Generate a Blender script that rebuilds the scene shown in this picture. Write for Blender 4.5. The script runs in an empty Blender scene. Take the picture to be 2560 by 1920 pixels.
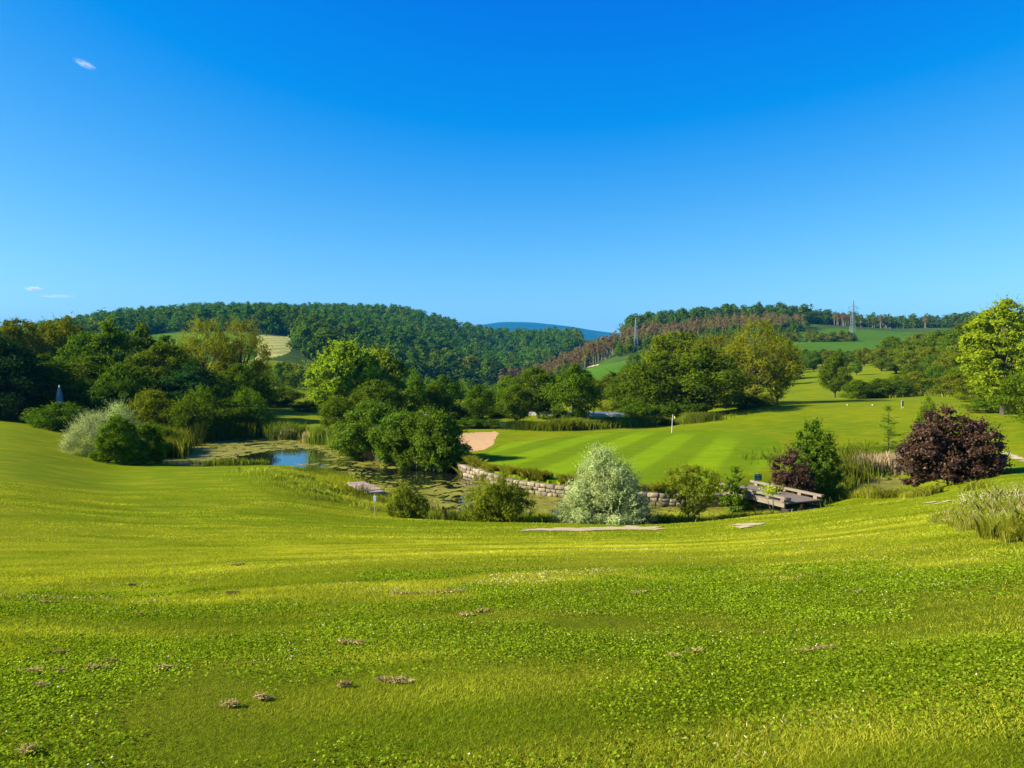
import bpy, math, random
import numpy as np
R = math.radians
sc = bpy.context.scene
# ------------------------------------------------------------------ camera
F = 1934.0; PITCH = R(2.07)
cam_d = bpy.data.cameras.new("camera"); cam = bpy.data.objects.new("camera", cam_d)
sc.collection.objects.link(cam); sc.camera = cam
cam_d.sensor_width = 36; cam_d.lens = 36*F/2560; cam_d.clip_start = 0.1; cam_d.clip_end = 60000
cam.location = (0, 0, 0); cam.rotation_euler = (math.pi/2-PITCH, 0, 0)
# ------------------------------------------------------------------ sky and sun
SUN_EL, SUN_AZ = 30.0, -97.0      # azimuth measured from +Y towards +X
w = bpy.data.worlds.new("World"); sc.world = w; w.use_nodes = True
nt = w.node_tree; nt.nodes.clear()
sky = nt.nodes.new('ShaderNodeTexSky'); sky.sky_type = 'NISHITA'; sky.sun_disc = False
sky.sun_elevation = R(SUN_EL); sky.sun_rotation = R(SUN_AZ)
sky.air_density = 1.0; sky.dust_density = 0.6; sky.ozone_density = 4.0; sky.altitude = 300
EXPO, SKY_S = 1.3, 0.10           # exposure, sky strength
KX = 0.07/(SKY_S*2**EXPO); CX = 1/(SKY_S*2**EXPO)
hs = nt.nodes.new('ShaderNodeVectorMath'); hs.operation = 'MULTIPLY_ADD'      # the deep saturated blue of this sky
hs.inputs[1].default_value = (2.25*KX, 2.55*KX, 1.2*KX); hs.inputs[2].default_value = (-0.20*CX, -0.125*CX, 0.52*CX)
gm = nt.nodes.new('ShaderNodeVectorMath'); gm.operation = 'MAXIMUM'; gm.inputs[1].default_value = (0, 0, 0)
bg = nt.nodes.new('ShaderNodeBackground'); bg.inputs['Strength'].default_value = SKY_S
wo = nt.nodes.new('ShaderNodeOutputWorld')
nt.links.new(sky.outputs[0], hs.inputs[0]); nt.links.new(hs.outputs[0], gm.inputs[0])
nt.links.new(gm.outputs[0], bg.inputs[0]); nt.links.new(bg.outputs[0], wo.inputs[0])
sd = bpy.data.lights.new("sun", 'SUN'); so = bpy.data.objects.new("sun", sd); sc.collection.objects.link(so)
sd.energy = 5.0; sd.angle = R(0.53); sd.color = (1.0, 0.93, 0.78)
az, el = R(SUN_AZ), R(SUN_EL)
from mathutils import Vector
tosun = Vector((math.sin(az)*math.cos(el), math.cos(az)*math.cos(el), math.sin(el)))
so.rotation_euler = tosun.to_track_quat('Z', 'Y').to_euler()
so.location = (-40, -10, 60)
vs = sc.view_settings; vs.view_transform = 'Standard'; vs.look = 'None'; vs.gamma = 1; vs.exposure = EXPO
sc.render.engine = 'CYCLES'
cy = sc.cycles; cy.max_bounces = 6; cy.diffuse_bounces = 3; cy.glossy_bounces = 2; cy.transmission_bounces = 4
cy.volume_bounces = 0; cy.transparent_max_bounces = 8; cy.use_denoising = True; cy.caustics_reflective = False; cy.caustics_refractive = False
cy.sample_clamp_indirect = 4

# ------------------------------------------------------------------ helpers
rng = np.random.default_rng(7)
CP, SP = math.cos(PITCH), math.sin(PITCH)
def ray(u, v):
    dx = (u-1280)/F; dy = (960-v)/F
    Y = CP+dy*SP
    return dx/Y, (-SP+dy*CP)/Y                # X/Y and Z/Y
def at(u, v, D):
    a, b = ray(u, v); return np.array((a*D, D, b*D))
def proj(X, Y, Z):
    yc = Y*CP-Z*SP; zc = Y*SP+Z*CP
    yc = np.where(yc < 1e-3, 1e-3, yc)
    return 1280+F*X/yc, 960-F*zc/yc
def link(o, parent=None):
    sc.collection.objects.link(o)
    if parent is not None: o.parent = parent
    return o
def mesh_np(name, V, Fc, mats, attr=None, smooth=False, mi=None):
    """Fc: (n,k) int array."""
    me = bpy.data.meshes.new(name)
    V = np.asarray(V, np.float32); Fc = np.asarray(Fc, np.int32)
    n, k = Fc.shape
    me.vertices.add(len(V)); me.vertices.foreach_set('co', V.ravel())
    me.loops.add(n*k); me.loops.foreach_set('vertex_index', Fc.ravel())
    me.polygons.add(n); me.polygons.foreach_set('loop_start', np.arange(0, n*k, k, dtype=np.int32))
    me.polygons.foreach_set('loop_total', np.full(n, k, np.int32))
    if smooth: me.polygons.foreach_set('use_smooth', np.ones(n, bool))
    if mi is not None: me.polygons.foreach_set('material_index', np.asarray(mi, np.int32))
    for m in (mats if isinstance(mats, (list, tuple)) else [mats]): me.materials.append(m)
    if attr is not None:
        a = me.attributes.new('tint', 'FLOAT', 'FACE'); a.data.foreach_set('value', np.asarray(attr, np.float32))
    me.update(calc_edges=True)
    return me
def obj(name, me, parent=None, loc=None):
    o = bpy.data.objects.new(name, me); link(o, parent)
    if loc is not None: o.location = loc
    return o
def tag(o, label, cat=None, group=None, kind=None):
    if label: o['label'] = label
    if cat: o['category'] = cat
    if group: o['group'] = group
    if kind: o['kind'] = kind
    return o
def empty(name, loc, rz=0, scale=(1, 1, 1)):
    e = bpy.data.objects.new(name, None); link(e); e.location = [float(c) for c in loc]; e.rotation_euler = (0, 0, rz); e.scale = scale
    e.empty_display_size = 0.3
    return e
class MB:                                       # small polygon mesh builder (boxes, tubes, discs)
    def __init__(s): s.v = []; s.f = []
    def box(s, c, h, rz=0, M=None):
        b = len(s.v); cr, sr = math.cos(rz), math.sin(rz)
        for sx, sy, sz in ((-1,-1,-1),(1,-1,-1),(1,1,-1),(-1,1,-1),(-1,-1,1),(1,-1,1),(1,1,1),(-1,1,1)):
            x, y, z = sx*h[0], sy*h[1], sz*h[2]
            s.v.append((c[0]+x*cr-y*sr, c[1]+x*sr+y*cr, c[2]+z))
        for q in ((0,3,2,1),(4,5,6,7),(0,1,5,4),(1,2,6,5),(2,3,7,6),(3,0,4,7)): s.f.append(tuple(b+i for i in q))
    def tube(s, P, Rr, n=6, cap=True):
        P = [np.array(p, float) for p in P]; b = len(s.v); m = len(P)
        for i, p in enumerate(P):
            d = P[min(i+1, m-1)]-P[max(i-1, 0)]; d /= (np.linalg.norm(d)+1e-9)
            a = np.cross(d, (0.3, 0.2, 0.93) if abs(d[2]) < 0.9 else (1, 0, 0)); a /= np.linalg.norm(a); c = np.cross(d, a)
            for k in range(n):
                t = 2*math.pi*k/n; q = p+Rr[i]*(a*math.cos(t)+c*math.sin(t)); s.v.append(tuple(q))
        for i in range(m-1):
            for k in range(n):
                k2 = (k+1) % n
                s.f.append((b+i*n+k, b+i*n+k2, b+(i+1)*n+k2, b+(i+1)*n+k))
        if cap:
            s.f.append(tuple(b+k for k in range(n))[::-1]); s.f.append(tuple(b+(m-1)*n+k for k in range(n)))
    def mesh(s, name, mat, bevel=0):
        me = bpy.data.meshes.new(name); me.from_pydata([tuple(map(float, v)) for v in s.v], [], s.f); me.materials.append(mat); me.update()
        return me
    def build(s, name, mat, parent=None, loc=None, bevel=0):
        o = obj(name, s.mesh(name, mat), parent, loc)
        if bevel:
            m = o.modifiers.new('bevel', 'BEVEL'); m.width = bevel; m.segments = 2
        return o
_perm = rng.random((256, 256))
def vnoise(x, y):
    x = np.asarray(x, float); y = np.asarray(y, float)
    xi = np.floor(x).astype(int); yi = np.floor(y).astype(int); fx = x-xi; fy = y-yi
    fx = fx*fx*(3-2*fx); fy = fy*fy*(3-2*fy)
    g = lambda a, b: _perm[a & 255, b & 255]
    return (g(xi, yi)*(1-fx)+g(xi+1, yi)*fx)*(1-fy)+(g(xi, yi+1)*(1-fx)+g(xi+1, yi+1)*fx)*fy
def fbm(x, y, o=3):
    s = 0; a = 0.5
    for i in range(o): s = s+a*vnoise(x*2**i+17*i, y*2**i+31*i); a *= 0.5
    return s/(1-0.5**o)
def inpoly(px, py, poly):
    px = np.asarray(px); py = np.asarray(py); r = np.zeros(px.shape, bool); n = len(poly)
    for i in range(n):
        x0, y0 = poly[i]; x1, y1 = poly[(i+1) % n]
        if y0 == y1: continue
        c = ((y0 > py) != (y1 > py)) & (px < (x1-x0)*(py-y0)/(y1-y0)+x0)
        r ^= c
    return r
def pdist(px, py, poly, closed=True):
    px = np.asarray(px, float); py = np.asarray(py, float); d = np.full(px.shape, 1e9); n = len(poly)
    for i in range(n if closed else n-1):
        x0, y0 = poly[i]; x1, y1 = poly[(i+1) % n]; dx, dy = x1-x0, y1-y0
        t = np.clip(((px-x0)*dx+(py-y0)*dy)/(dx*dx+dy*dy+1e-12), 0, 1)
        d = np.minimum(d, np.hypot(px-x0-t*dx, py-y0-t*dy))
    return d

# ------------------------------------------------------------------ materials
def mat_new(name):
    m = bpy.data.materials.new(name); m.use_nodes = True; t = m.node_tree; t.nodes.clear()
    out = t.nodes.new('ShaderNodeOutputMaterial'); return m, t, out
def N(t, typ, **kw):
    n = t.nodes.new(typ)
    for k, v in kw.items():
        if k in n.inputs: n.inputs[k].default_value = v
        else: setattr(n, k, v)
    return n
def mixc(t, a, b, fac, mode='MIX'):
    m = t.nodes.new('ShaderNodeMix'); m.data_type = 'RGBA'; m.blend_type = mode
    for i, s in ((6, a), (7, b), (0, fac)):
        if hasattr(s, 'is_linked') or isinstance(s, bpy.types.NodeSocket): t.links.new(s, m.inputs[i])
        elif i == 0: m.inputs[0].default_value = s
        else: m.inputs[i].default_value = (*s, 1)
    return m.outputs[2]
def noise(t, scale, detail=3, rough=0.55, vec=None, dist=0):
    n = t.nodes.new('ShaderNodeTexNoise'); n.inputs['Scale'].default_value = scale; n.inputs['Detail'].default_value = detail
    n.inputs['Roughness'].default_value = rough; n.inputs['Distortion'].default_value = dist
    if vec is not None: t.links.new(vec, n.inputs['Vector'])
    return n.outputs['Fac']
def ramp(t, s, lo, hi):
    n = t.nodes.new('ShaderNodeMapRange'); n.inputs['From Min'].default_value = lo; n.inputs['From Max'].default_value = hi
    t.links.new(s, n.inputs['Value']); return n.outputs[0]
def pos(t):
    return t.nodes.new('ShaderNodeNewGeometry').outputs['Position']
def mapping(t, vec, scale=(1,1,1), rz=0):
    m = t.nodes.new('ShaderNodeMapping'); m.inputs['Scale'].default_value = scale; m.inputs['Rotation'].default_value = (0, 0, rz)
    t.links.new(vec, m.inputs['Vector']); return m.outputs[0]
def leaf_mat(name, c1, c2, trans=0.35, rough=0.5, spec=0.18, var=0.3, tc=None, clump=0.6):
    """leaf colour varies leaf by leaf, clump by clump and plant by plant"""
    m, t, out = mat_new(name)
    at_ = N(t, 'ShaderNodeAttribute', attribute_name='tint')
    oi = t.nodes.new('ShaderNodeObjectInfo')
    col = mixc(t, c1, c2, at_.outputs['Fac'])
    tco = t.nodes.new('ShaderNodeTexCoord').outputs['Object']
    nz = ramp(t, noise(t, clump, 2, vec=tco), 0.35, 0.65)
    hsv = t.nodes.new('ShaderNodeHueSaturation')
    v = t.nodes.new('ShaderNodeMath'); v.operation = 'MULTIPLY_ADD'; v.inputs[1].default_value = var; v.inputs[2].default_value = 1-var*0.5
    t.links.new(nz, v.inputs[0])
    v2 = t.nodes.new('ShaderNodeMath'); v2.operation = 'MULTIPLY_ADD'; v2.inputs[1].default_value = 0.3; v2.inputs[2].default_value = 0.85
    t.links.new(oi.outputs['Random'], v2.inputs[0])
    v3 = t.nodes.new('ShaderNodeMath'); v3.operation = 'MULTIPLY'; t.links.new(v.outputs[0], v3.inputs[0]); t.links.new(v2.outputs[0], v3.inputs[1])
    h2 = t.nodes.new('ShaderNodeMath'); h2.operation = 'MULTIPLY_ADD'; h2.inputs[1].default_value = 0.03; h2.inputs[2].default_value = 0.485
    t.links.new(oi.outputs['Random'], h2.inputs[0]); t.links.new(h2.outputs[0], hsv.inputs['Hue'])
    t.links.new(v3.outputs[0], hsv.inputs['Value']); t.links.new(col, hsv.inputs['Color'])
    if spec > 0.25:
        p = N(t, 'ShaderNodeBsdfPrincipled'); p.inputs['Roughness'].default_value = rough
        p.inputs['Specular IOR Level'].default_value = spec*0.6
        t.links.new(hsv.outputs[0], p.inputs['Base Color'])
    else:
        p = t.nodes.new('ShaderNodeBsdfDiffuse'); t.links.new(hsv.outputs[0], p.inputs[0])
    tr = t.nodes.new('ShaderNodeBsdfTranslucent')
    tcol = mixc(t, hsv.outputs[0], tc or (1.0, 1.0, 0.15), 1.0, 'MULTIPLY')
    sc2 = mixc(t, tcol, (1.5, 1.5, 1.5), 1.0, 'MULTIPLY'); t.links.new(sc2, tr.inputs[0])
    mx = t.nodes.new('ShaderNodeMixShader'); mx.inputs[0].default_value = trans
    t.links.new(p.outputs[0], mx.inputs[1]); t.links.new(tr.outputs[0], mx.inputs[2]); t.links.new(mx.outputs[0], out.inputs[0])
    return m
def plain(name, c1, c2=None, scale=8, rough=0.8, spec=0.3, bump=0.0, metal=0, stretch=(1,1,1)):
    m, t, out = mat_new(name)
    p = N(t, 'ShaderNodeBsdfPrincipled'); p.inputs['Roughness'].default_value = rough; p.inputs['Specular IOR Level'].default_value = spec; p.inputs['Metallic'].default_value = metal
    tco = mapping(t, t.nodes.new('ShaderNodeTexCoord').outputs['Object'], stretch)
    nz = noise(t, scale, 5, 0.6, vec=tco)
    t.links.new(mixc(t, c1, c2 or tuple(c*0.75 for c in c1), ramp(t, nz, 0.3, 0.7)), p.inputs['Base Color'])
    if bump:
        b = t.nodes.new('ShaderNodeBump'); b.inputs['Strength'].default_value = bump; b.inputs['Distance'].default_value = 0.02
        t.links.new(nz, b.inputs['Height']); t.links.new(b.outputs[0], p.inputs['Normal'])
    t.links.new(p.outputs[0], out.inputs[0]); return m

M = {}
# leaves (real-world albedo)
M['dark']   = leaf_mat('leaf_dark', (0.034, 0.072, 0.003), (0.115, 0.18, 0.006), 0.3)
M['mid']    = leaf_mat('leaf_mid', (0.05, 0.098, 0.004), (0.13, 0.19, 0.008), 0.35)
M['olive']  = leaf_mat('leaf_olive', (0.09, 0.115, 0.004), (0.18, 0.20, 0.008), 0.35)
M['gold']   = leaf_mat('leaf_gold', (0.11, 0.115, 0.004), (0.23, 0.215, 0.010), 0.4)
M['bright'] = leaf_mat('leaf_bright', (0.11, 0.165, 0.005), (0.26, 0.33, 0.02), 0.42)
M['chest']  = leaf_mat('leaf_yellow_green', (0.12, 0.17, 0.004), (0.33, 0.39, 0.018), 0.42)
M['alder']  = leaf_mat('leaf_alder', (0.035, 0.075, 0.004), (0.15, 0.215, 0.016), 0.3, spec=0.2)
M['silver'] = leaf_mat('leaf_silver', (0.16, 0.21, 0.04), (0.56, 0.62, 0.26), 0.22, tc=(0.9, 1, 0.5), rough=0.55)
M['purple'] = leaf_mat('leaf_purple', (0.020, 0.008, 0.004), (0.10, 0.048, 0.020), 0.2, tc=(1, 0.5, 0.3), rough=0.5, spec=0.4)
M['dull']   = leaf_mat('leaf_dull', (0.09, 0.12, 0.005), (0.25, 0.28, 0.02), 0.32)
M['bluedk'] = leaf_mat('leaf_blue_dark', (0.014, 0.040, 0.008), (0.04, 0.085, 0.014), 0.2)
M['forest'] = leaf_mat('leaf_forest', (0.036, 0.082, 0.003), (0.092, 0.162, 0.004), 0.27, clump=0.1, var=0.45)
M['brown']  = leaf_mat('twig_brown', (0.12, 0.078, 0.025), (0.24, 0.165, 0.055), 0.15, tc=(1, 0.8, 0.5), clump=0.1)
M['lily']   = leaf_mat('yellow_sapling_leaf', (0.30, 0.34, 0.02), (0.45, 0.48, 0.04), 0.4)
M['reed']   = leaf_mat('reed_green', (0.08, 0.115, 0.006), (0.17, 0.20, 0.02), 0.3, tc=(1, 1, 0.3), clump=0.5, var=0.4)
M['straw']  = leaf_mat('reed_straw', (0.26, 0.20, 0.10), (0.50, 0.40, 0.22), 0.25, tc=(1, 0.9, 0.6), clump=1.0)
M['tall']   = leaf_mat('tall_grass', (0.11, 0.145, 0.004), (0.34, 0.34, 0.04), 0.38, tc=(1, 1, 0.3), clump=0.5, var=0.5)
M['bark']   = plain('bark', (0.11, 0.085, 0.06), (0.05, 0.04, 0.03), 6, 0.9, bump=0.4, stretch=(1, 1, 0.3))
M['pale_bark'] = plain('pale_bark', (0.28, 0.24, 0.19), (0.14, 0.12, 0.10), 6, 0.9)
M['stone']  = None

# ------------------------------------------------------------------ terrain height
KD = [0, 3, 8, 15, 22, 30, 35, 40, 46, 60, 80, 100, 140, 200, 300, 450, 700, 1000, 2000, 6000, 8200, 9300]
KU = [-700, 0, 320, 640, 960, 1280, 1600, 1920, 2240, 2560, 3300]
KZ = [
 [-1.6,-1.75,-2.6,-3.8,-4.4,-4.7,-4.9,-5.0,-5.1,-5.2,-5.3,-5.3,-5,-5,-6,-4,5,20,40,120,180,160],
 [-1.6,-1.78,-2.7,-4.15,-5.05,-5.65,-5.9,-6.1,-6.25,-6.5,-6.6,-6.5,-6.2,-5.5,-6,-2,8,22,40,120,290,240],
 [-1.6,-1.8,-2.78,-4.15,-5.25,-6.25,-6.65,-7.0,-7.3,-7.9,-8.1,-8.0,-7.5,-7.5,-6,5,24,40,0,100,385,300],
 [-1.6,-1.8,-2.78,-4.05,-5.35,-6.45,-6.85,-7.1,-7.2,-8.2,-8.15,-8.0,-7.6,-8,-7,9,28,49,0,60,140,100],
 [-1.6,-1.8,-2.78,-4.0,-5.38,-6.75,-7.5,-8.1,-8.3,-8.3,-8.1,-8.3,-9,-11,-15,-9,20,48,0,60,190,150],
 [-1.6,-1.8,-2.75,-3.98,-5.4,-6.85,-7.65,-8.25,-7.6,-7.75,-8.25,-9.3,-10.5,-12,-16,-20,-14,18,0,100,352,250],
 [-1.6,-1.8,-2.72,-3.95,-5.38,-6.9,-7.68,-8.25,-7.55,-7.6,-7.95,-8.9,-9.3,-8.5,-4.5,3,21,26,0,60,225,150],
 [-1.6,-1.78,-2.68,-3.85,-5.2,-6.55,-7.25,-7.85,-7.6,-7.5,-7.35,-6.8,-8.0,-6.9,-4.0,7.5,30,38,0,50,100,100],
 [-1.6,-1.7,-2.55,-3.6,-4.75,-5.9,-6.6,-7.3,-8.0,-8.0,-6.7,-6.1,-7.0,-4.6,0.5,9,24,26,0,50,100,100],
 [-1.6,-1.65,-2.4,-3.35,-4.25,-5.2,-5.65,-6.0,-6.4,-6.8,-6.2,-5.7,-5.6,-2.2,6,15,26,36,0,50,100,100],
 [-1.6,-1.65,-2.3,-3.1,-3.9,-4.7,-5.1,-5.4,-5.6,-5.5,-4.8,-4,0,7,16,22,28,30,0,50,100,100],
]
def pchip(x, Y, xq):
    """x (n), Y (m,n) -> (m,q)"""
    x = np.asarray(x, float); Y = np.asarray(Y, float); h = np.diff(x); dlt = np.diff(Y, axis=1)/h
    d = np.zeros_like(Y); a, b = dlt[:, :-1], dlt[:, 1:]; w1 = 2*h[1:]+h[:-1]; w2 = h[1:]+2*h[:-1]
    with np.errstate(all='ignore'): hm = (w1+w2)/(w1/a+w2/b)
    d[:, 1:-1] = np.where(a*b > 0, hm, 0); d[:, 0] = dlt[:, 0]; d[:, -1] = dlt[:, -1]
    i = np.clip(np.searchsorted(x, xq)-1, 0, len(x)-2); s = (xq-x[i])/h[i]; s = np.clip(s, 0, 1)
    return (Y[:, i]*(1+2*s)*(1-s)**2+d[:, i]*h[i]*s*(1-s)**2+Y[:, i+1]*s*s*(3-2*s)+d[:, i+1]*h[i]*s*s*(s-1))
LD = np.log(np.array(KD)+12.0); QD = np.linspace(LD[0], LD[-1], 1500)
TT = (np.array(KU)-1280)/F; QT = np.linspace(TT[0], TT[-1], 600)
G1 = pchip(LD, KZ, QD)                    # columns x QD
G2 = pchip(TT, G1.T, QT).T                # QT x QD
def base_h(t, D):
    a = np.clip((t-QT[0])/(QT[-1]-QT[0])*(len(QT)-1), 0, len(QT)-1.001)
    b = np.clip((np.log(np.maximum(D, 0)+12)-QD[0])/(QD[-1]-QD[0])*(len(QD)-1), 0, len(QD)-1.001)
    ia = a.astype(int); ib = b.astype(int); fa = a-ia; fb = b-ib
    return (G2[ia, ib]*(1-fa)+G2[ia+1, ib]*fa)*(1-fb)+(G2[ia, ib+1]*(1-fa)+G2[ia+1, ib+1]*fa)*fb
ZW = -8.4
def wpt(u, v, z=ZW):
    a, b = ray(u, v); D = z/b; return (a*D, D)
WALL_PX = [(1143, 1170), (1146, 1179), (1162, 1188), (1195, 1197), (1240, 1212), (1300, 1229), (1400, 1243), (1520, 1255), (1640, 1264), (1760, 1267), (1850, 1262)]
POND_PX = [(408, 1158), (398, 1140), (415, 1118), (480, 1103), (640, 1094), (760, 1100), (850, 1116), (920, 1140), (990, 1160), (1060, 1171), (1120, 1174)] + WALL_PX + \
  [(1900, 1250), (1960, 1236), (2040, 1226), (2105, 1208), (2128, 1184), (2160, 1178), (2245, 1182), (2270, 1205), (2245, 1226), (2120, 1231), (2050, 1246), (1975, 1282), (1900, 1292), (1780, 1300), (1600, 1302), (1400, 1303), (1200, 1299), (1100, 1290), (1020, 1276), (950, 1252), (905, 1228), (865, 1205), (820, 1187), (780, 1172), (700, 1162), (600, 1163), (500, 1166)]
POND = [wpt(*p) for p in POND_PX]
WALL = [wpt(*p) for p in WALL_PX]
def H(X, Y):
    X = np.asarray(X, float); Y = np.asarray(Y, float); shp = np.broadcast(X, Y).shape
    X = np.broadcast_to(X, shp).ravel(); Y = np.broadcast_to(Y, shp).ravel()
    th = np.arctan2(X, Y); r = np.hypot(X, Y); TM = R(55)
    tc = np.clip(th, -TM, TM); D = r*np.cos(tc); z = base_h(np.tan(tc), D)
    z2 = base_h(np.tan(-tc), D); wgt = np.clip((np.abs(th)-R(60))/(math.pi-R(60)), 0, 1)*0.5
    z = z*(1-wgt)+z2*wgt
    # undulation
    z = z+0.22*np.clip((r-10)/25, 0, 1)*(fbm(X/9, Y/9, 2)-0.5)*np.clip((400-r)/100, 0, 1)+0.035*(fbm(X/1.3+5, Y/1.3, 3)-0.5)*(r < 120)
    far = np.clip((r-350)/300, 0, 1); z = z+far*5*(fbm(X/130, Y/130, 3)-0.5)+np.clip((r-2500)/2000, 0, 1)*50*(fbm(X/900, Y/900, 4)-0.5)
    # pond basin
    m = (r > 25) & (r < 110) & (np.abs(th) < R(45))
    if m.any():
        x, y = X[m], Y[m]; zz = z[m]; ins = inpoly(x, y, POND); d = pdist(x, y, POND); dw = pdist(x, y, WALL, False)
        wallside = (dw < d+0.05) & ~ins
        bank = ZW-0.02+np.minimum(d*0.30, 50); s = np.clip(d/3.2, 0, 1); s = s*s*(3-2*s)
        outz = np.where(wallside, np.where(d < 0.3, ZW-0.4, zz+(np.maximum(zz, ZW+0.70)-zz)*np.clip((7-d)/6, 0, 1)), np.maximum(ZW+0.02, (ZW+0.04)*(1-s)+zz*s))
        zz = np.where(ins, ZW-np.minimum(0.9, 0.02+d*0.5), outz)
        z = z.copy(); z[m] = zz
    return z.reshape(shp)
def ground(X, Y): return float(H(np.array([X]), np.array([Y]))[0])
def place(u, vtop, D):
    p = at(u, vtop, D); g = ground(p[0], D); return p[0], D, g, max(0.3, p[2]-g)
def hit(u, v, d0=3, d1=1500):
    a, b = ray(u, v); D = np.exp(np.linspace(math.log(d0), math.log(d1), 3000)); z = H(a*D, D)
    k = np.argmax(b*D <= z); D = D[k]; return a*D, D, float(z[k])

# ------------------------------------------------------------------ ground materials
def grass_mat(name, cA, cB, cC, patch=0.25, fine=14, stripes=None, dry=0.0, bump=0.5, near=False):
    m, t, out = mat_new(name); P = pos(t)
    big = ramp(t, noise(t, patch, 4, 0.6, P), 0.36, 0.64)
    col = mixc(t, cA, cB, big)
    med = ramp(t, noise(t, patch*5, 4, 0.65, mapping(t, P, (1, 2.2, 1))), 0.46, 0.72)
    f = t.nodes.new('ShaderNodeMath'); f.operation = 'MULTIPLY'; f.inputs[1].default_value = 0.75; t.links.new(med, f.inputs[0])
    col = mixc(t, col, cC, f.outputs[0])
    if stripes:
        per, rz, amt = stripes
        wv = t.nodes.new('ShaderNodeTexWave'); wv.wave_type = 'BANDS'; wv.bands_direction = 'X'; wv.wave_profile = 'SIN'
        wv.inputs['Scale'].default_value = 0.314/per; wv.inputs['Distortion'].default_value = 0.4; wv.inputs['Detail'].default_value = 1
        t.links.new(mapping(t, P, (1, 1, 1), rz), wv.inputs['Vector'])
        st = ramp(t, wv.outputs['Fac'], 0.3, 0.7)
        if name == 'putting_green':
            a = t.nodes.new('ShaderNodeVectorMath'); a.operation = 'SUBTRACT'; a.inputs[1].default_value = (7.5, 64, -8); t.links.new(P, a.inputs[0])
            d_ = t.nodes.new('ShaderNodeVectorMath'); d_.operation = 'DIVIDE'; d_.inputs[1].default_value = (14, 21, 90); t.links.new(a.outputs[0], d_.inputs[0])
            l = t.nodes.new('ShaderNodeVectorMath'); l.operation = 'LENGTH'; t.links.new(d_.outputs[0], l.inputs[0]); f2 = t.nodes.new('ShaderNodeMath'); f2.operation = 'MULTIPLY'
            t.links.new(st, f2.inputs[0]); t.links.new(ramp(t, l.outputs['Value'], 1.05, 0.8), f2.inputs[1]); st = f2.outputs[0]
        col = mixc(t, col, mixc(t, col, (1+amt, 1+amt, 1+amt*0.6), 1.0, 'MULTIPLY'), st)
    if near:            # sun-dried crest of the slope, thatch close by coloured darker for the shade between blades
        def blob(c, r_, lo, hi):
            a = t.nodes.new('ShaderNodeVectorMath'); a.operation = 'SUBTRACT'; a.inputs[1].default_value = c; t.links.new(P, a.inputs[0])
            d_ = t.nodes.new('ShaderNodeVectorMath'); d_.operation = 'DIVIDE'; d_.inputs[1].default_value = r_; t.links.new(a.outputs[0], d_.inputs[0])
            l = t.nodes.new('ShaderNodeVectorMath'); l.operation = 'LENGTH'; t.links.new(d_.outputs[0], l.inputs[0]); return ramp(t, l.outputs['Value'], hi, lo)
        dryb = t.nodes.new('ShaderNodeMath'); dryb.operation = 'MULTIPLY'; t.links.new(blob((0, 19, -5), (15, 9, 60), 0.35, 1.15), dryb.inputs[0]); t.links.new(ramp(t, noise(t, 0.5, 4, 0.6, mapping(t, P, (0.5, 1.6, 1))), 0.3, 0.6), dryb.inputs[1])
        col = mixc(t, col, (0.33, 0.30, 0.012), dryb.outputs[0])
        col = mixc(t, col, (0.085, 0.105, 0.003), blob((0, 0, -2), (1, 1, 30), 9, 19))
    fn = noise(t, fine, 4, 0.8, P)
    v = t.nodes.new('ShaderNodeMapRange'); v.inputs['From Min'].default_value = 0.3; v.inputs['From Max'].default_value = 0.7
    v.inputs['To Min'].default_value = 0.62; v.inputs['To Max'].default_value = 1.38; t.links.new(fn, v.inputs[0])
    hsv = t.nodes.new('ShaderNodeHueSaturation'); t.links.new(col, hsv.inputs['Color']); t.links.new(v.outputs[0], hsv.inputs['Value'])
    p = N(t, 'ShaderNodeBsdfPrincipled'); p.inputs['Roughness'].default_value = 0.9; p.inputs['Specular IOR Level'].default_value = 0.02
    t.links.new(hsv.outputs[0], p.inputs['Base Color'])
    b = t.nodes.new('ShaderNodeBump'); b.inputs['Strength'].default_value = bump; b.inputs['Distance'].default_value = 0.06
    t.links.new(fn, b.inputs['Height']); t.links.new(b.outputs[0], p.inputs['Normal'])
    t.links.new(p.outputs[0], out.inputs[0]); return m
M['lawn'] = grass_mat('lawn', (0.100, 0.155, 0.001), (0.15, 0.185, 0.001), (0.25, 0.235, 0.008), 0.09, 16, near=True)
M['green'] = grass_mat('putting_green', (0.088, 0.152, 0.001), (0.112, 0.172, 0.001), (0.16, 0.205, 0.003), 0.12, 20, stripes=(4.5, R(21), 0.36), bump=0.15)
M['fringe'] = grass_mat('fringe', (0.095, 0.18, 0.004), (0.135, 0.205, 0.005), (0.17, 0.22, 0.010), 0.12, 20, bump=0.2)
M['crop'] = grass_mat('crop', (0.038, 0.095, 0.004), (0.055, 0.12, 0.005), (0.07, 0.13, 0.006), 0.012, 0.6, stripes=(9, R(60), 0.18))
M['hay'] = grass_mat('hay', (0.27, 0.26, 0.07), (0.35, 0.32, 0.10), (0.20, 0.22, 0.04), 0.02, 0.5, stripes=(9, R(12), 0.35))
M['floor'] = grass_mat('forest_floor', (0.03, 0.06, 0.008), (0.05, 0.09, 0.010), (0.09, 0.11, 0.02), 0.02, 0.4)
M['hill'] = grass_mat('hill_forest', (0.008, 0.035, 0.010), (0.016, 0.055, 0.012), (0.012, 0.045, 0.010), 0.002, 0.05)
M['sand'] = plain('sand', (0.52, 0.315, 0.125), (0.38, 0.22, 0.085), 1.5, 0.95, bump=0.3)
M['dirt'] = plain('dirt', (0.50, 0.38, 0.22), (0.34, 0.28, 0.11), 2.5, 0.95, bump=0.3)
M['asphalt'] = plain('asphalt', (0.13, 0.13, 0.14), (0.09, 0.09, 0.10), 3, 0.8)

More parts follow.
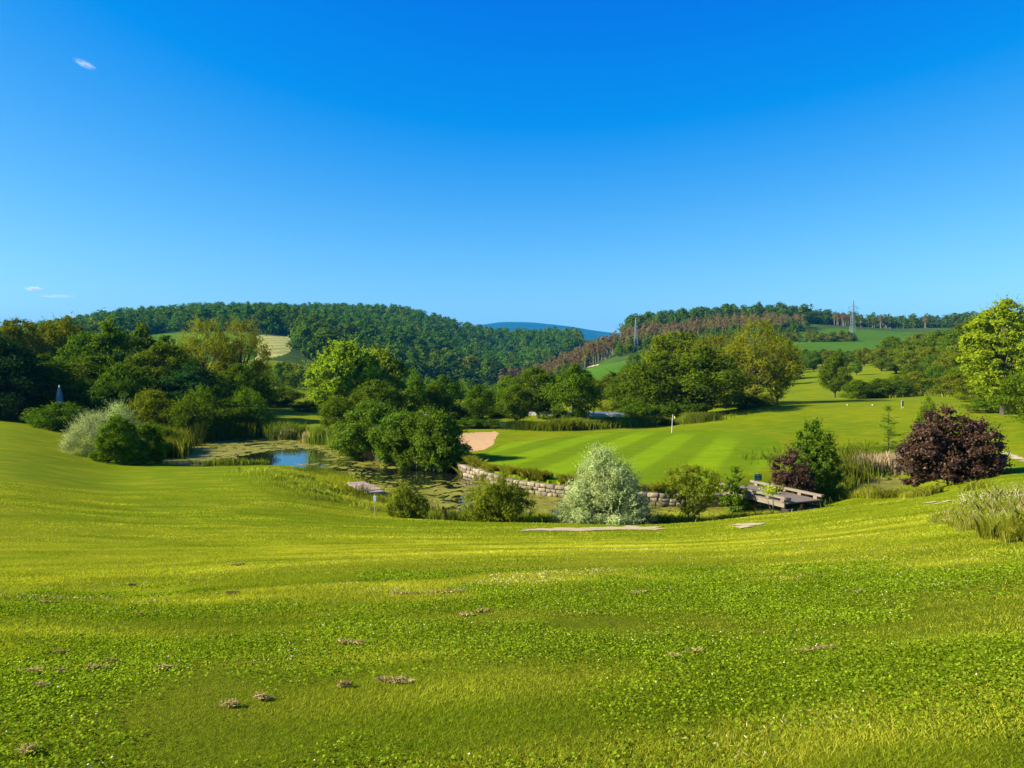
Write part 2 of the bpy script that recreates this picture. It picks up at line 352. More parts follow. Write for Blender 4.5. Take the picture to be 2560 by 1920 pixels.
# ------------------------------------------------------------------ terrain mesh (one polar grid, split by region)
thd = np.arange(-42, 42.01, 0.12); ths = np.concatenate([np.arange(-180, -42, 4.6), thd, np.arange(42.6, 180, 4.6)])
ths = np.unique(np.round(ths, 4)); ths = ths[ths < 179.9]; nth = len(ths)
rs = np.exp(np.arange(math.log(0.6), math.log(9300), 0.0103)); nr = len(rs)
TH, RR = np.meshgrid(np.radians(ths), rs); XX = np.sin(TH)*RR; YY = np.cos(TH)*RR
ZZ = H(XX, YY)
V = np.stack([XX.ravel(), YY.ravel(), ZZ.ravel()], 1)
V = np.vstack([V, [[0, 0, ground(0, 0.001)]]])
i, j = np.meshgrid(np.arange(nr-1), np.arange(nth), indexing='ij'); j2 = (j+1) % nth
FQ = np.stack([i*nth+j, i*nth+j2, (i+1)*nth+j2, (i+1)*nth+j], 2).reshape(-1, 4)[:, ::-1]
cx, cy_, cz = [V[FQ, k].mean(1) for k in range(3)]
cu, cv = proj(cx, cy_, cz); cr = np.hypot(cx, cy_)
front = cy_ > 1
reg = np.zeros(len(FQ), int)
def setreg(k, poly, d0, d1): reg[front & (cr > d0) & (cr < d1) & inpoly(cu, cv, poly)] = k
setreg(1, [(1195,1150),(1225,1128),(1270,1108),(1400,1092),(1560,1080),(1700,1076),(1850,1079),(1945,1096),(1955,1130),(1905,1170),(1850,1192),(1700,1212),(1500,1216),(1300,1192),(1205,1172)], 38, 95)
setreg(2, [(1150,1084),(1190,1081),(1240,1079),(1247,1083),(1238,1095),(1236,1106),(1228,1116),(1210,1124),(1165,1131),(1140,1120)], 55, 110)
setreg(3, [(380,834),(560,830),(640,836),(640,900),(380,890)], 380, 640)
setreg(4, [(640,838),(722,842),(730,856),(731,868),(722,882),(690,893),(640,900)], 330, 640)
setreg(3, [(1420,948),(1470,918),(1500,912),(1604,896),(1640,900),(1560,926),(1500,950),(1420,975)], 180, 650)
setreg(3, [(1920,835),(2090,820),(2330,833),(2330,850),(2200,880),(1900,890)], 300, 720)
setreg(2, [(1953,939),(1966,937),(1982,940),(1975,944),(1958,943)], 120, 400)
reg[(reg == 0) & (cr > 1250)] = 6
reg[(reg == 0) & (cr > 380)] = 5
regs = {0: ('ground', 'lawn'), 1: ('putting_green', 'green'), 2: ('sand_bunker', 'sand'), 3: ('crop_field', 'crop'), 4: ('hay_field', 'hay'), 5: ('forest_floor', 'floor'), 6: ('hills', 'hill')}
for k, (nm, mk) in regs.items():
    Fk = FQ[reg == k]
    ids = np.unique(Fk); rem = -np.ones(len(V), int); rem[ids] = np.arange(len(ids)); Vk = V[ids]
    o = obj(nm, mesh_np(nm, Vk, rem[Fk], M[mk], smooth=True)); tag(o, None, kind='structure')
# small disc under the camera
cvt = np.vstack([V[:nth], V[-1:]]); fan = np.array([(a, nth, (a+1) % nth) for a in range(nth)])
o = obj('ground', mesh_np('ground', cvt, fan[:, ::-1], M['lawn'], smooth=True)); tag(o, None, kind='structure')

# water
def water_mat():
    m, t, out = mat_new('pond_water'); P = pos(t)
    sw = mapping(t, P, (0.75, 0.62, 1))
    n1 = noise(t, 1.0, 6, 0.68, sw, 1.6); n2 = noise(t, 0.13, 3, 0.6, P)
    sep = t.nodes.new('ShaderNodeSeparateXYZ'); t.links.new(P, sep.inputs[0])
    # open-water patch where the weed has cleared
    def blob(x0, y0, rx, ry):
        vx = t.nodes.new('ShaderNodeVectorMath'); vx.operation = 'SUBTRACT'; vx.inputs[1].default_value = (x0, y0, ZW); t.links.new(P, vx.inputs[0])
        v2 = t.nodes.new('ShaderNodeVectorMath'); v2.operation = 'DIVIDE'; v2.inputs[1].default_value = (rx, ry, 1); t.links.new(vx.outputs[0], v2.inputs[0])
        l = t.nodes.new('ShaderNodeVectorMath'); l.operation = 'LENGTH'; t.links.new(v2.outputs[0], l.inputs[0])
        r_ = t.nodes.new('ShaderNodeMapRange'); r_.inputs['From Min'].default_value = 1.3; r_.inputs['From Max'].default_value = 0.4; t.links.new(l.outputs['Value'], r_.inputs[0]); return r_.outputs[0]
    bx, by = wpt(702, 1142)
    b1 = blob(bx, by, 3.1, 5.0)
    bx2, by2 = wpt(1010, 1190); b2 = blob(bx2, by2, 6, 5.0)
    bx3, by3 = wpt(860, 1150); b3 = blob(bx3, by3, 4.5, 7)
    s = t.nodes.new('ShaderNodeMath'); s.operation = 'MULTIPLY_ADD'; s.inputs[1].default_value = -0.48; t.links.new(b1, s.inputs[0]); t.links.new(n1, s.inputs[2])
    s2 = t.nodes.new('ShaderNodeMath'); s2.operation = 'MULTIPLY_ADD'; s2.inputs[1].default_value = -0.17; t.links.new(b2, s2.inputs[0]); t.links.new(s.outputs[0], s2.inputs[2])
    s3 = t.nodes.new('ShaderNodeMath'); s3.operation = 'MULTIPLY_ADD'; s3.inputs[1].default_value = -0.10; t.links.new(b3, s3.inputs[0]); t.links.new(s2.outputs[0], s3.inputs[2])
    s4 = t.nodes.new('ShaderNodeMath'); s4.operation = 'MULTIPLY_ADD'; s4.inputs[1].default_value = 0.30; t.links.new(n2, s4.inputs[0]); t.links.new(s3.outputs[0], s4.inputs[2])
    mask = ramp(t, s4.outputs[0], 0.575, 0.605)
    wa = N(t, 'ShaderNodeBsdfPrincipled'); wa.inputs['Base Color'].default_value = (0.008, 0.012, 0.006, 1); wa.inputs['Roughness'].default_value = 0.03
    wa.inputs['Specular IOR Level'].default_value = 1.0; wa.inputs['IOR'].default_value = 1.5
    bw = t.nodes.new('ShaderNodeBump'); bw.inputs['Strength'].default_value = 0.06; bw.inputs['Distance'].default_value = 0.02
    t.links.new(noise(t, 3, 2, 0.5, P), bw.inputs['Height']); t.links.new(bw.outputs[0], wa.inputs['Normal'])
    al = N(t, 'ShaderNodeBsdfPrincipled'); al.inputs['Roughness'].default_value = 0.7; al.inputs['Specular IOR Level'].default_value = 0.25
    t.links.new(mixc(t, (0.12, 0.115, 0.003), (0.24, 0.22, 0.012), ramp(t, noise(t, 2.2, 5, 0.7, sw), 0.35, 0.65)), al.inputs['Base Color'])
    b = t.nodes.new('ShaderNodeBump'); b.inputs['Strength'].default_value = 0.35; b.inputs['Distance'].default_value = 0.03
    t.links.new(n1, b.inputs['Height']); t.links.new(b.outputs[0], al.inputs['Normal'])
    mx = t.nodes.new('ShaderNodeMixShader'); t.links.new(mask, mx.inputs[0]); t.links.new(wa.outputs[0], mx.inputs[1]); t.links.new(al.outputs[0], mx.inputs[2])
    t.links.new(mx.outputs[0], out.inputs[0]); return m
import bmesh
def offset_poly(P, d):
    P = np.array(P); A = 0.5*np.sum(P[:, 0]*np.roll(P[:, 1], -1)-np.roll(P[:, 0], -1)*P[:, 1]); s = 1 if A > 0 else -1
    e = np.roll(P, -1, 0)-P; e /= np.linalg.norm(e, axis=1)[:, None]; n = np.stack([e[:, 1], -e[:, 0]], 1)*s
    nn = n+np.roll(n, 1, 0); nn /= np.maximum(np.linalg.norm(nn, axis=1)[:, None], 0.3); return P+nn*d
bm = bmesh.new(); vv = [bm.verts.new((p[0], p[1], ZW)) for p in offset_poly(POND, 0.28)]; f = bm.faces.new(vv)
bmesh.ops.triangulate(bm, faces=[f]); bmesh.ops.recalc_face_normals(bm, faces=bm.faces)
me = bpy.data.meshes.new('water'); bm.to_mesh(me); bm.free(); me.materials.append(water_mat())
if me.polygons[0].normal.z < 0: me.flip_normals()
tag(obj('water', me), None, kind='structure')

def drape(name, poly_px, mat, lift=0.03, dens=0.35, jitter=0.25, kind='structure'):
    P = [hit(u, v)[:2] for u, v in poly_px]; P = np.array(P); x0, y0 = P.min(0)-0.3; x1, y1 = P.max(0)+0.3
    gx = np.arange(x0, x1, dens*0.5); gy = np.arange(y0, y1, dens*0.5); X, Y = np.meshgrid(gx, gy)
    Xn = X+jitter*(vnoise(X*2.5, Y*2.5)-0.5)*2; Yn = Y+jitter*(vnoise(X*2.5+40, Y*2.5)-0.5)*2
    ins = inpoly(Xn, Yn, [tuple(p) for p in P]); Z = H(X, Y)+lift; nx = len(gx)
    c = ins[:-1, :-1] & ins[1:, 1:] & ins[1:, :-1] & ins[:-1, 1:]; jj, ii = np.nonzero(c)
    if len(jj) == 0: return None
    Fc = np.stack([jj*nx+ii, jj*nx+ii+1, (jj+1)*nx+ii+1, (jj+1)*nx+ii], 1); Vd = np.stack([X.ravel(), Y.ravel(), Z.ravel()], 1)
    ids = np.unique(Fc); rem = -np.ones(len(Vd), int); rem[ids] = np.arange(len(ids))
    return tag(obj(name, mesh_np(name, Vd[ids], rem[Fc], mat, smooth=True)), None, kind=kind)
drape('dirt_path', [(1305,1325),(1400,1320),(1480,1321),(1560,1317),(1650,1319),(1650,1325),(1560,1326),(1480,1328),(1400,1328),(1310,1330)], M['dirt'], dens=0.14, jitter=0.42)
drape('dirt_patch', [(1812,1309),(1850,1311),(1905,1307),(1909,1312),(1880,1319),(1855,1323),(1835,1318)], M['dirt'], dens=0.12, jitter=0.35)
drape('dirt_patch', [(2318,1256),(2345,1253),(2362,1256),(2358,1261),(2330,1261)], M['dirt'], dens=0.12, jitter=0.35)
drape('dirt_path', [(2500,1124),(2530,1134),(2575,1150),(2575,1166),(2540,1150),(2505,1135)], M['dirt'], dens=0.3)
drape('dirt_patch', [(1464,918),(1500,911),(1502,914),(1480,919),(1466,922)], M['dirt'], dens=2, lift=0.4)

# ------------------------------------------------------------------ foliage builders
PROF = {
 'round': [(0, 0.0), (0.1, 0.35), (0.25, 0.8), (0.45, 1), (0.65, 0.95), (0.82, 0.7), (0.95, 0.35), (1, 0.1)],
 'bush': [(0, 0.72), (0.15, 0.92), (0.35, 1), (0.55, 0.92), (0.75, 0.7), (0.9, 0.42), (1, 0.12)],
 'peak': [(0, 0.7), (0.2, 1), (0.4, 0.9), (0.6, 0.66), (0.8, 0.4), (0.92, 0.2), (1, 0.05)],
 'cone': [(0, 0.7), (0.12, 1), (0.4, 0.72), (0.7, 0.36), (0.9, 0.14), (1, 0.03)],
 'column': [(0, 0.6), (0.2, 1), (0.6, 0.85), (0.85, 0.5), (1, 0.1)],
 'vase': [(0, 0.25), (0.2, 0.6), (0.5, 0.95), (0.7, 1), (0.88, 0.75), (1, 0.25)],
 'dome': [(0, 0.92), (0.2, 1), (0.42, 0.88), (0.62, 0.66), (0.8, 0.42), (0.93, 0.22), (1, 0.05)],
 'oval': [(0, 0.25), (0.15, 0.7), (0.4, 1), (0.65, 0.9), (0.85, 0.6), (1, 0.15)],
}
def unit(v): return v/np.maximum(np.linalg.norm(v, axis=-1, keepdims=True), 1e-9)
def leaf_quads(C, Nn, T, L, W):
    T = unit(T-Nn*np.sum(T*Nn, 1, keepdims=True)); B = np.cross(Nn, T)
    L = np.asarray(L)[:, None]*0.5; W = np.asarray(W)[:, None]*0.5
    v = np.stack([C-T*L, C+B*W-T*L*0.1, C+T*L, C-B*W-T*L*0.1], 1).reshape(-1, 3)
    return v
def crown(seed, h, r, z0=0.0, prof='bush', nclump=60, crad=0.26, nleaf=12000, leaf=0.14, asp=0.55, shoots=0, shoot_len=0.8, spl=14, up=0.3, flat=0.75, droop=0, lobes=0.22, shell=0.55):
    g = np.random.default_rng(seed); P = PROF[prof]; pz = [p[0] for p in P]; pr = [p[1] for p in P]
    hh = h*(1-z0); cr_ = crad*r
    # clump centres
    z = g.random(nclump*6); rad = np.interp(z, pz, pr); keep = g.random(len(z)) < rad/rad.max()*0.75+0.25; z = z[keep][:nclump]; rad = rad[keep][:nclump]; n = len(z)
    a = g.random(n)*2*math.pi; ph = g.random(4)*6.28
    lob = 1+lobes*(np.sin(2*a+ph[0]+z*3)+0.7*np.sin(3*a+ph[1]-z*5)+0.5*np.sin(5*a+ph[2]))/1.6
    q = shell+(1-shell)*g.random(n)**0.6; q[g.random(n) < 0.15] *= 0.4
    rr = np.maximum(rad*r*lob*q-cr_*0.45, 0)
    CC = np.stack([rr*np.cos(a), rr*np.sin(a), z0*h+z*(hh-cr_*0.8)+cr_*0.25], 1)
    CR = cr_*(0.6+0.8*g.random(n))*np.clip(0.5+rad*0.6, 0.45, 1.1)
    wgt = CR**2; cnt = np.maximum(4, (nleaf*wgt/wgt.sum())).astype(int); ci = np.repeat(np.arange(n), cnt); m = len(ci)
    d = unit(g.normal(size=(m, 3))); d[:, 2] = np.where(g.random(m) < 0.45, np.abs(d[:, 2]), d[:, 2])
    q = (g.random(m)**0.4)*(0.8+0.35*g.random(m))
    off = d*(q*CR[ci])[:, None]*np.array([1, 1, flat]); C = CC[ci]+off
    out_ = unit(C*np.array([1, 1, 0])+np.array([0, 0, 0.35*r])); Nn = unit(0.75*d+0.35*out_+0.55*g.normal(size=(m, 3))+np.array([0, 0, up]))
    T = g.normal(size=(m, 3)); T[:, 2] -= droop; L = leaf*(0.6+0.8*g.random(m)); W = L*asp
    tint = np.clip(g.random(m)*0.75+0.25*g.random(n)[ci], 0, 1)
    if shoots:
        zi = g.random(shoots)*0.95+0.05; ra = np.interp(zi, pz, pr)*r; a2 = g.random(shoots)*6.283
        lob2 = 1+lobes*(np.sin(2*a2+ph[0]+zi*3)+0.7*np.sin(3*a2+ph[1]-zi*5)+0.5*np.sin(5*a2+ph[2]))/1.6
        S = np.stack([ra*lob2*0.82*np.cos(a2), ra*lob2*0.82*np.sin(a2), z0*h+zi*hh*0.93], 1)
        Dr = unit(np.stack([np.cos(a2)*0.75, np.sin(a2)*0.75, 0.25+0.9*zi-droop*0.8], 1)+0.35*g.normal(size=(shoots, 3)))
        ln = shoot_len*(0.4+0.9*g.random(shoots)); si = np.repeat(np.arange(shoots), spl); k = np.tile(np.linspace(0, 1, spl), shoots); ms = len(si)
        pc = S[si]+Dr[si]*(k*ln[si])[:, None]; pc[:, 2] -= droop*0.6*(k*ln[si])**2/shoot_len
        jit = unit(g.normal(size=(ms, 3))); C2 = pc+jit*leaf*0.55; T2 = unit(Dr[si]+0.9*jit); N2 = unit(g.normal(size=(ms, 3))+np.array([0, 0, up]))
        L2 = leaf*(0.6+0.7*g.random(ms))*(1.1-0.5*k); C = np.vstack([C, C2]); Nn = np.vstack([Nn, N2]); T = np.vstack([T, T2]); L = np.concatenate([L, L2]); W = np.concatenate([W, L2*asp])
        tint = np.concatenate([tint, np.clip(0.3+0.7*g.random(ms), 0, 1)])
    return leaf_quads(C, Nn, T, L, W), tint, CC
def trunk_mb(seed, h, r, CC, tr, z0=0.0, nlimb=14, stems=1, lean=0.0):
    g = np.random.default_rng(seed+991); mb = MB()
    for s in range(stems):
        a = g.random()*6.28; sp = 0 if stems == 1 else 0.12*r; bx = np.array([sp*math.cos(a), sp*math.sin(a), -0.25])
        top = np.array([g.normal()*0.08*r+lean+(0 if stems == 1 else 0.4*r*math.cos(a)), g.normal()*0.08*r+(0 if stems == 1 else 0.4*r*math.sin(a)), h*(0.80 if stems == 1 else 0.66)])
        pts = [bx+(top-bx)*k+np.array([g.normal()*0.03*r, g.normal()*0.03*r, 0])*(k > 0) for k in (0, 0.2, 0.45, 0.7, 1)]
        rr = tr/(stems**0.5); mb.tube(pts, [rr*1.25, rr, rr*0.75, rr*0.5, rr*0.15], 7)
        idx = g.choice(len(CC), min(len(CC), nlimb//stems+1), replace=False)
        for c in CC[idx]:
            k = np.clip((c[2]/h)*0.75-0.08, 0.12, 0.8); k = max(k, z0*0.9); s0 = bx+(top-bx)*k; mid = s0+(c-s0)*0.5+np.array([0, 0, -0.06*h*0.3+0.03*h]); 
            mb.tube([s0, mid, s0+(c-s0)*0.97], [rr*0.42, rr*0.25, rr*0.08], 5, cap=False)
    return mb
_cache = {}
def tree_meshes(key, h, r, mat, tr=None, bark='bark', seed=1, z0=0, nlimb=14, stems=1, masses=None, **kw):
    if masses:                     # a shrub grown from several leaning masses: (x, y, width, height) as fractions of the whole
        tot = sum(m[2]**2*m[3] for m in masses); vs_, ts_, cs_ = [], [], []
        for i, (mx, my, mw, mh) in enumerate(masses):
            f = mw**2*mh/tot; k2 = dict(kw); k2['nleaf'] = int(kw['nleaf']*f); k2['shoots'] = int(kw.get('shoots', 0)*f); k2['nclump'] = max(8, int(kw['nclump']*f**0.8)); k2['crad'] = min(0.5, kw['crad']/mw**0.6)
            a, b, c = crown(seed*10+i, h*mh, r*mw, z0=z0, **k2); o_ = np.array([mx*r, my*r, 0]); vs_.append(a+o_); ts_.append(b); cs_.append(c+o_)
        v, tint, CC = np.vstack(vs_), np.concatenate(ts_), np.vstack(cs_)
    else: v, tint, CC = crown(seed, h, r, z0=z0, **kw)
    cm = mesh_np('crown', v, np.arange(len(v)).reshape(-1, 4), M[mat], attr=tint)
    tb = trunk_mb(seed, h, r, CC, tr or h*0.022, z0, nlimb, stems).mesh('trunk', M[bark])
    _cache[key] = (cm, tb, h, r); return _cache[key]
def put(key, name, u, vtop, wpx, D, label, cat, group=None, rz=None, extra=0, crown_mat=None):
    cm, tm, h0, r0 = _cache[key]
    X, Y, g, h = place(u, vtop, D); r = wpx/F*D/2
    e = empty(name, (X, Y, g-extra), rz if rz is not None else random.Random(int(u*7+D)).random()*6.28, (r/r0, r/r0, (h+extra)/h0))
    obj('crown', cm, e); obj('trunk', tm, e)
    tag(e, label, cat, group); return e
def hero(name, seed, u, vtop, wpx, D, label, cat, mat, rz=0, **kw):
    X, Y, g, h = place(u, vtop, D); r = wpx/F*D/2
    k = tree_meshes(f'h{seed}', h, r, mat, seed=seed, **kw)
    e = empty(name, (X, Y, g), rz); obj('crown', k[0], e); obj('trunk', k[1], e); tag(e, label, cat); return e

# prototypes (about real size)
tree_meshes('oak', 10, 4.2, 'mid', seed=11, z0=0.12, prof='oval', nclump=90, crad=0.25, nleaf=15000, leaf=0.30, shoots=120, shoot_len=0.9, spl=8)
tree_meshes('oak2', 10, 4.0, 'mid', seed=12, z0=0.08, prof='peak', nclump=100, crad=0.22, nleaf=15000, leaf=0.30, shoots=160, shoot_len=1.1, spl=8)
tree_meshes('darkoak', 10, 4.4, 'dark', seed=13, z0=0.10, prof='oval', nclump=90, crad=0.27, nleaf=17000, leaf=0.30, shoots=100, shoot_len=0.8, spl=8)
tree_meshes('blue', 10, 4.0, 'bluedk', seed=14, z0=0.03, prof='bush', nclump=90, crad=0.27, nleaf=15000, leaf=0.28, shoots=100, shoot_len=0.7, spl=8)
tree_meshes('olive', 9, 4.0, 'olive', seed=15, z0=0.08, prof='vase', nclump=100, crad=0.20, nleaf=14000, leaf=0.27, shoots=260, shoot_len=1.0, spl=8)
tree_meshes('willow', 12, 5.0, 'gold', seed=16, z0=0.0, prof='oval', nclump=120, crad=0.17, nleaf=13000, leaf=0.28, asp=0.4, shoots=700, shoot_len=1.5, spl=12, nlimb=40, lobes=0.3)
tree_meshes('bush', 4, 2.4, 'mid', seed=17, prof='bush', nclump=60, crad=0.26, nleaf=11000, leaf=0.17, shoots=140, shoot_len=0.5, spl=8, stems=3)
tree_meshes('obush', 4, 2.4, 'olive', seed=18, prof='bush', nclump=60, crad=0.24, nleaf=11000, leaf=0.17, shoots=180, shoot_len=0.5, spl=8, stems=3)
tree_meshes('dbush', 4, 2.4, 'dark', seed=19, prof='bush', nclump=60, crad=0.26, nleaf=12000, leaf=0.17, shoots=120, shoot_len=0.45, spl=8, stems=3)
tree_meshes('column', 6, 1.4, 'mid', seed=20, prof='column', nclump=50, crad=0.35, nleaf=8000, leaf=0.2, shoots=200, shoot_len=0.8, spl=8, lobes=0.1)
tree_meshes('maple', 10, 4.2, 'bright', seed=21, z0=0.06, prof='oval', nclump=110, crad=0.2, nleaf=20000, leaf=0.28, asp=0.8, shoots=420, shoot_len=1.3, spl=9, nlimb=24)

# ------------------------------------------------------------------ left wood behind the lawn
TL = [ # proto, u, vtop, w, D, label
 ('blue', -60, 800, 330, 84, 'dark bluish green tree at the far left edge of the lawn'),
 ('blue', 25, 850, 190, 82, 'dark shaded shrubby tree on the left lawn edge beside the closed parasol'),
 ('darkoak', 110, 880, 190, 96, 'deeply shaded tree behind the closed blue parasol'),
 ('olive', 35, 792, 140, 112, 'golden green treetop above the dark trees at far left'),
 ('olive', 128, 798, 130, 120, 'golden green treetop second from the left edge'),
 ('olive', 160, 786, 110, 114, 'golden green tree with bare twigs sticking out of its top'),
 ('oak', 205, 822, 160, 100, 'pale leaved rounded tree left of the tall pointed ash'),
 ('oak2', 272, 786, 190, 100, 'tall pointed green tree, tallest of the left wood'),
 ('oak2', 352, 800, 170, 104, 'green tree with twin pointed tops left of the golden willow'),
 ('darkoak', 235, 880, 260, 88, 'broad dark tree with sunlit leaf tiers behind the silver bush'),
 ('oak', 400, 848, 220, 94, 'dark rounded tree left of the golden willow'),
 ('dbush', 300, 895, 150, 84, 'leafy green understorey tree in front of the dark wood'),
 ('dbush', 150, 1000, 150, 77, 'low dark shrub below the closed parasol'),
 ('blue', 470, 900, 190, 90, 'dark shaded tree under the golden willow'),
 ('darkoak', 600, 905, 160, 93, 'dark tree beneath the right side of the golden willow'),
 ('willow', 512, 792, 190, 108, 'golden green willow with airy crown, left of a pair'),
 ('willow', 603, 796, 165, 112, 'golden green willow with airy crown beside the hay field, right of a pair'),
]
for i, (k, u, vt, wp, D, lb) in enumerate(TL): put(k, 'tree', u, vt, wp, D, lb, 'tree')
BL = [
 ('obush', 375, 968, 150, 78, 'yellow green bush behind the silver leaved bush'),
 ('bush', 470, 985, 140, 76, 'rounded green bush on the far left bank of the pond'),
 ('bush', 500, 958, 120, 80, 'taller green bush behind the reeds at the left pond bank'),
 ('dbush', 570, 990, 130, 80, 'dark bush behind the reeds left of the open water'),
 ('bush', 615, 965, 120, 82, 'green bush over the reeds at the far pond bank'),
 ('dbush', 655, 960, 80, 118, 'slim dark bush at the far pond bank left of the dark maple'),
 ('dbush', 705, 964, 115, 122, 'dark green low maple left of the bright yellow green maple'),
 ('bush', 770, 1000, 80, 112, 'small green bush at the foot of the bright maple'),
 ('bush', 845, 985, 110, 86, 'green shrub in front of the bright maple'),
 ('dbush', 380, 1055, 110, 66, 'shaded low bush at the left end of the pond'),
]
for k, u, vt, wp, D, lb in BL: put(k, 'bush', u, vt, wp, D, lb, 'bush')
put('maple', 'maple_tree', 862, 848, 190, 96, 'bright yellow green maple behind the pond, taller of the two', 'tree')
put('maple', 'maple_tree', 948, 868, 150, 102, 'bright yellow green maple partly behind the taller bright one', 'tree', rz=2)
TC = [
 ('oak', 945, 945, 150, 88, 'mid green tree right of the bright maples'),
 ('column', 1036, 918, 62, 90, 'narrow columnar green tree behind the big pond alder'),
 ('darkoak', 1110, 932, 110, 112, 'dark green tree behind the narrow columnar tree'),
 ('oak', 1090, 955, 90, 100, 'mid green tree left of the round dark tree near the road'),
 ('darkoak', 1197, 958, 95, 96, 'round dark leafed tree behind the sand bunker'),
 ('oak', 1292, 958, 110, 94, 'small dark tree above the white kerb left of the large round tree'),
 ('oak', 1345, 912, 165, 104, 'broad green tree behind the road, left of the large dark tree'),
 ('darkoak', 1435, 903, 150, 92, 'large dark round tree left of the flagstick'),
 ('oak', 1275, 935, 110, 120, 'mid green tree at the left of the road trees'),
 ('oak2', 1530, 925, 120, 135, 'green tree with loose crown below the middle crop field'),
 ('darkoak', 1650, 878, 190, 102, 'dark round tree behind the flagstick'),
 ('darkoak', 1765, 860, 240, 100, 'broadest dark tree behind the putting green'),
 ('oak', 1580, 905, 130, 118, 'mid green tree left of the dark trees behind the green'),
 ('olive', 1700, 826, 200, 126, 'olive green treetop above the dark trees behind the green'),
 ('willow', 1790, 832, 190, 122, 'golden willow crown above the dark trees'),
 ('willow', 1893, 795, 215, 112, 'tallest golden willow at the right of the trees behind the green'),
 ('olive', 1945, 840, 110, 118, 'golden green tree overhanging the fairway'),
]
for k, u, vt, wp, D, lb in TC: put(k, 'tree', u, vt, wp, D, lb, 'tree')
BC = [
 ('bush', 1175, 1040, 90, 90, 'bright rounded shrub behind the sand bunker'),
 ('bush', 1225, 1046, 70, 90, 'low rounded shrub beside the teal board behind the bunker'),
 ('dbush', 1300, 1050, 80, 92, 'low dark shrub at the back edge of the green below the white kerb'),
 ('dbush', 1400, 1048, 80, 93, 'low shrub under the large dark round tree'),
 ('obush', 1560, 985, 110, 125, 'yellowish scrub bush right of the large dark round tree'),
 ('bush', 1520, 965, 90, 140, 'green scrub bush below the middle crop field'),
 ('obush', 1490, 945, 80, 170, 'small scrub bush at the lower edge of the middle crop field'),
]
BC += [('dbush', 1850, 975, 120, 106, 'dark undergrowth at the foot of the tall golden willow'), ('obush', 1905, 985, 80, 108, 'olive undergrowth right of the dark undergrowth below the tall golden willow'),
 ('dbush', 1600, 1000, 110, 98, 'dark undergrowth left of the dark trees behind the flagstick'), ('dbush', 1700, 990, 140, 98, 'dark undergrowth between the two dark trees behind the green')]
BC += [('bush', 1150, 1008, 90, 104, 'green bush under the trees beside the road at left'), ('dbush', 1250, 1012, 90, 106, 'dark bush under the trees beside the road in the middle'), ('bush', 1385, 1015, 90, 102, 'green bush under the large dark round tree beside the road')]
BC += [('bush', 1170, 1146, 60, 55.5, 'small leafy bush growing on the left end of the stone wall'), ('obush', 1222, 1170, 52, 51.5, 'low scrubby plant on top of the stone wall behind the round olive bush')]
for k, u, vt, wp, D, lb in BC: put(k, 'bush', u, vt, wp, D, lb, 'bush')
# right hand side
put('oak', 'tree', 2088, 880, 86, 140, 'single young round headed tree with bare trunk on the fairway', 'tree', extra=0)
put('oak', 'tree', 2142, 898, 30, 205, 'small reddish green young tree far up the fairway', 'tree')
TR = [
 *[(('oak', 'darkoak', 'oak2', 'olive')[(i*7) % 4], 1972+i*21, 868+(i*5) % 9, 44+(i*11) % 14, 285-(i*13) % 40) for i in range(11)],
 ('olive', 2205, 870, 80, 215), ('oak', 2230, 838, 90, 240), ('oak', 2265, 850, 90, 215), ('olive', 2305, 832, 100, 225), ('oak', 2345, 822, 110, 215),
 ('oak2', 2380, 828, 120, 190), ('oak', 2415, 800, 120, 200), ('olive', 2420, 850, 130, 165), ('olive', 2330, 865, 100, 185), ('oak', 2450, 782, 130, 210), ('olive', 2285, 862, 110, 190), ('oak', 2350, 880, 120, 170), ('oak', 2240, 880, 90, 200), ('olive', 2395, 880, 120, 150), ('oak2', 2310, 846, 110, 240), ('oak', 2425, 905, 110, 125)]
for i, (k, u, vt, wp, D) in enumerate(TR):
    put(k, 'tree', u, vt, wp, D, 'bushy green tree in the wood climbing the slope on the right', 'tree', 'trees of the right hand slope')
BR = [
 ('dbush', 2145, 945, 90, 128, 'dark low bush beside the trunk of the single fairway tree'),
 ('dbush', 2195, 942, 90, 130, 'dark green bush second in the row beyond the tee'),
 ('bush', 2240, 935, 90, 130, 'mid green bush in the row beyond the tee'),
 ('obush', 2290, 925, 90, 135, 'olive bush right of the middle of the row beyond the tee'),
 ('dbush', 2290, 905, 90, 150, 'dark bush below the slope wood'),
 ('dbush', 2340, 910, 80, 145, 'dark bush right of the dark one below the slope wood'),
 ('obush', 2390, 930, 120, 120, 'yellowish bush left of the tall yellow green tree'),
 ('obush', 2450, 950, 130, 100, 'olive shrub at the foot of the tall yellow green tree'),
 ('bush', 2480, 985, 130, 85, 'green shrub under the tall yellow green tree behind the copper maple'),
 ('bush', 2320, 985, 60, 58, 'pale green sapling rising behind the copper maple'),
]
for k, u, vt, wp, D, lb in BR: put(k, 'bush', u, vt, wp, D, lb, 'bush')
hero('chestnut_tree', 301, 2515, 740, 215, 82, 'tall sunlit yellow green tree at the right edge', 'tree', 'chest', z0=0.10, prof='oval', nclump=230, crad=0.15, nleaf=36000, leaf=0.27, asp=0.6, shoots=600, shoot_len=1.0, spl=9, flat=0.5, up=0.8, nlimb=26, tr=0.3, lobes=0.12)
hero('tree', 302, 2590, 905, 170, 68, 'dark green tree at the right edge in front of the yellow green one', 'tree', 'mid', z0=0.04, prof='oval', nclump=90, crad=0.24, nleaf=18000, leaf=0.18, shoots=200, shoot_len=0.7, spl=8)

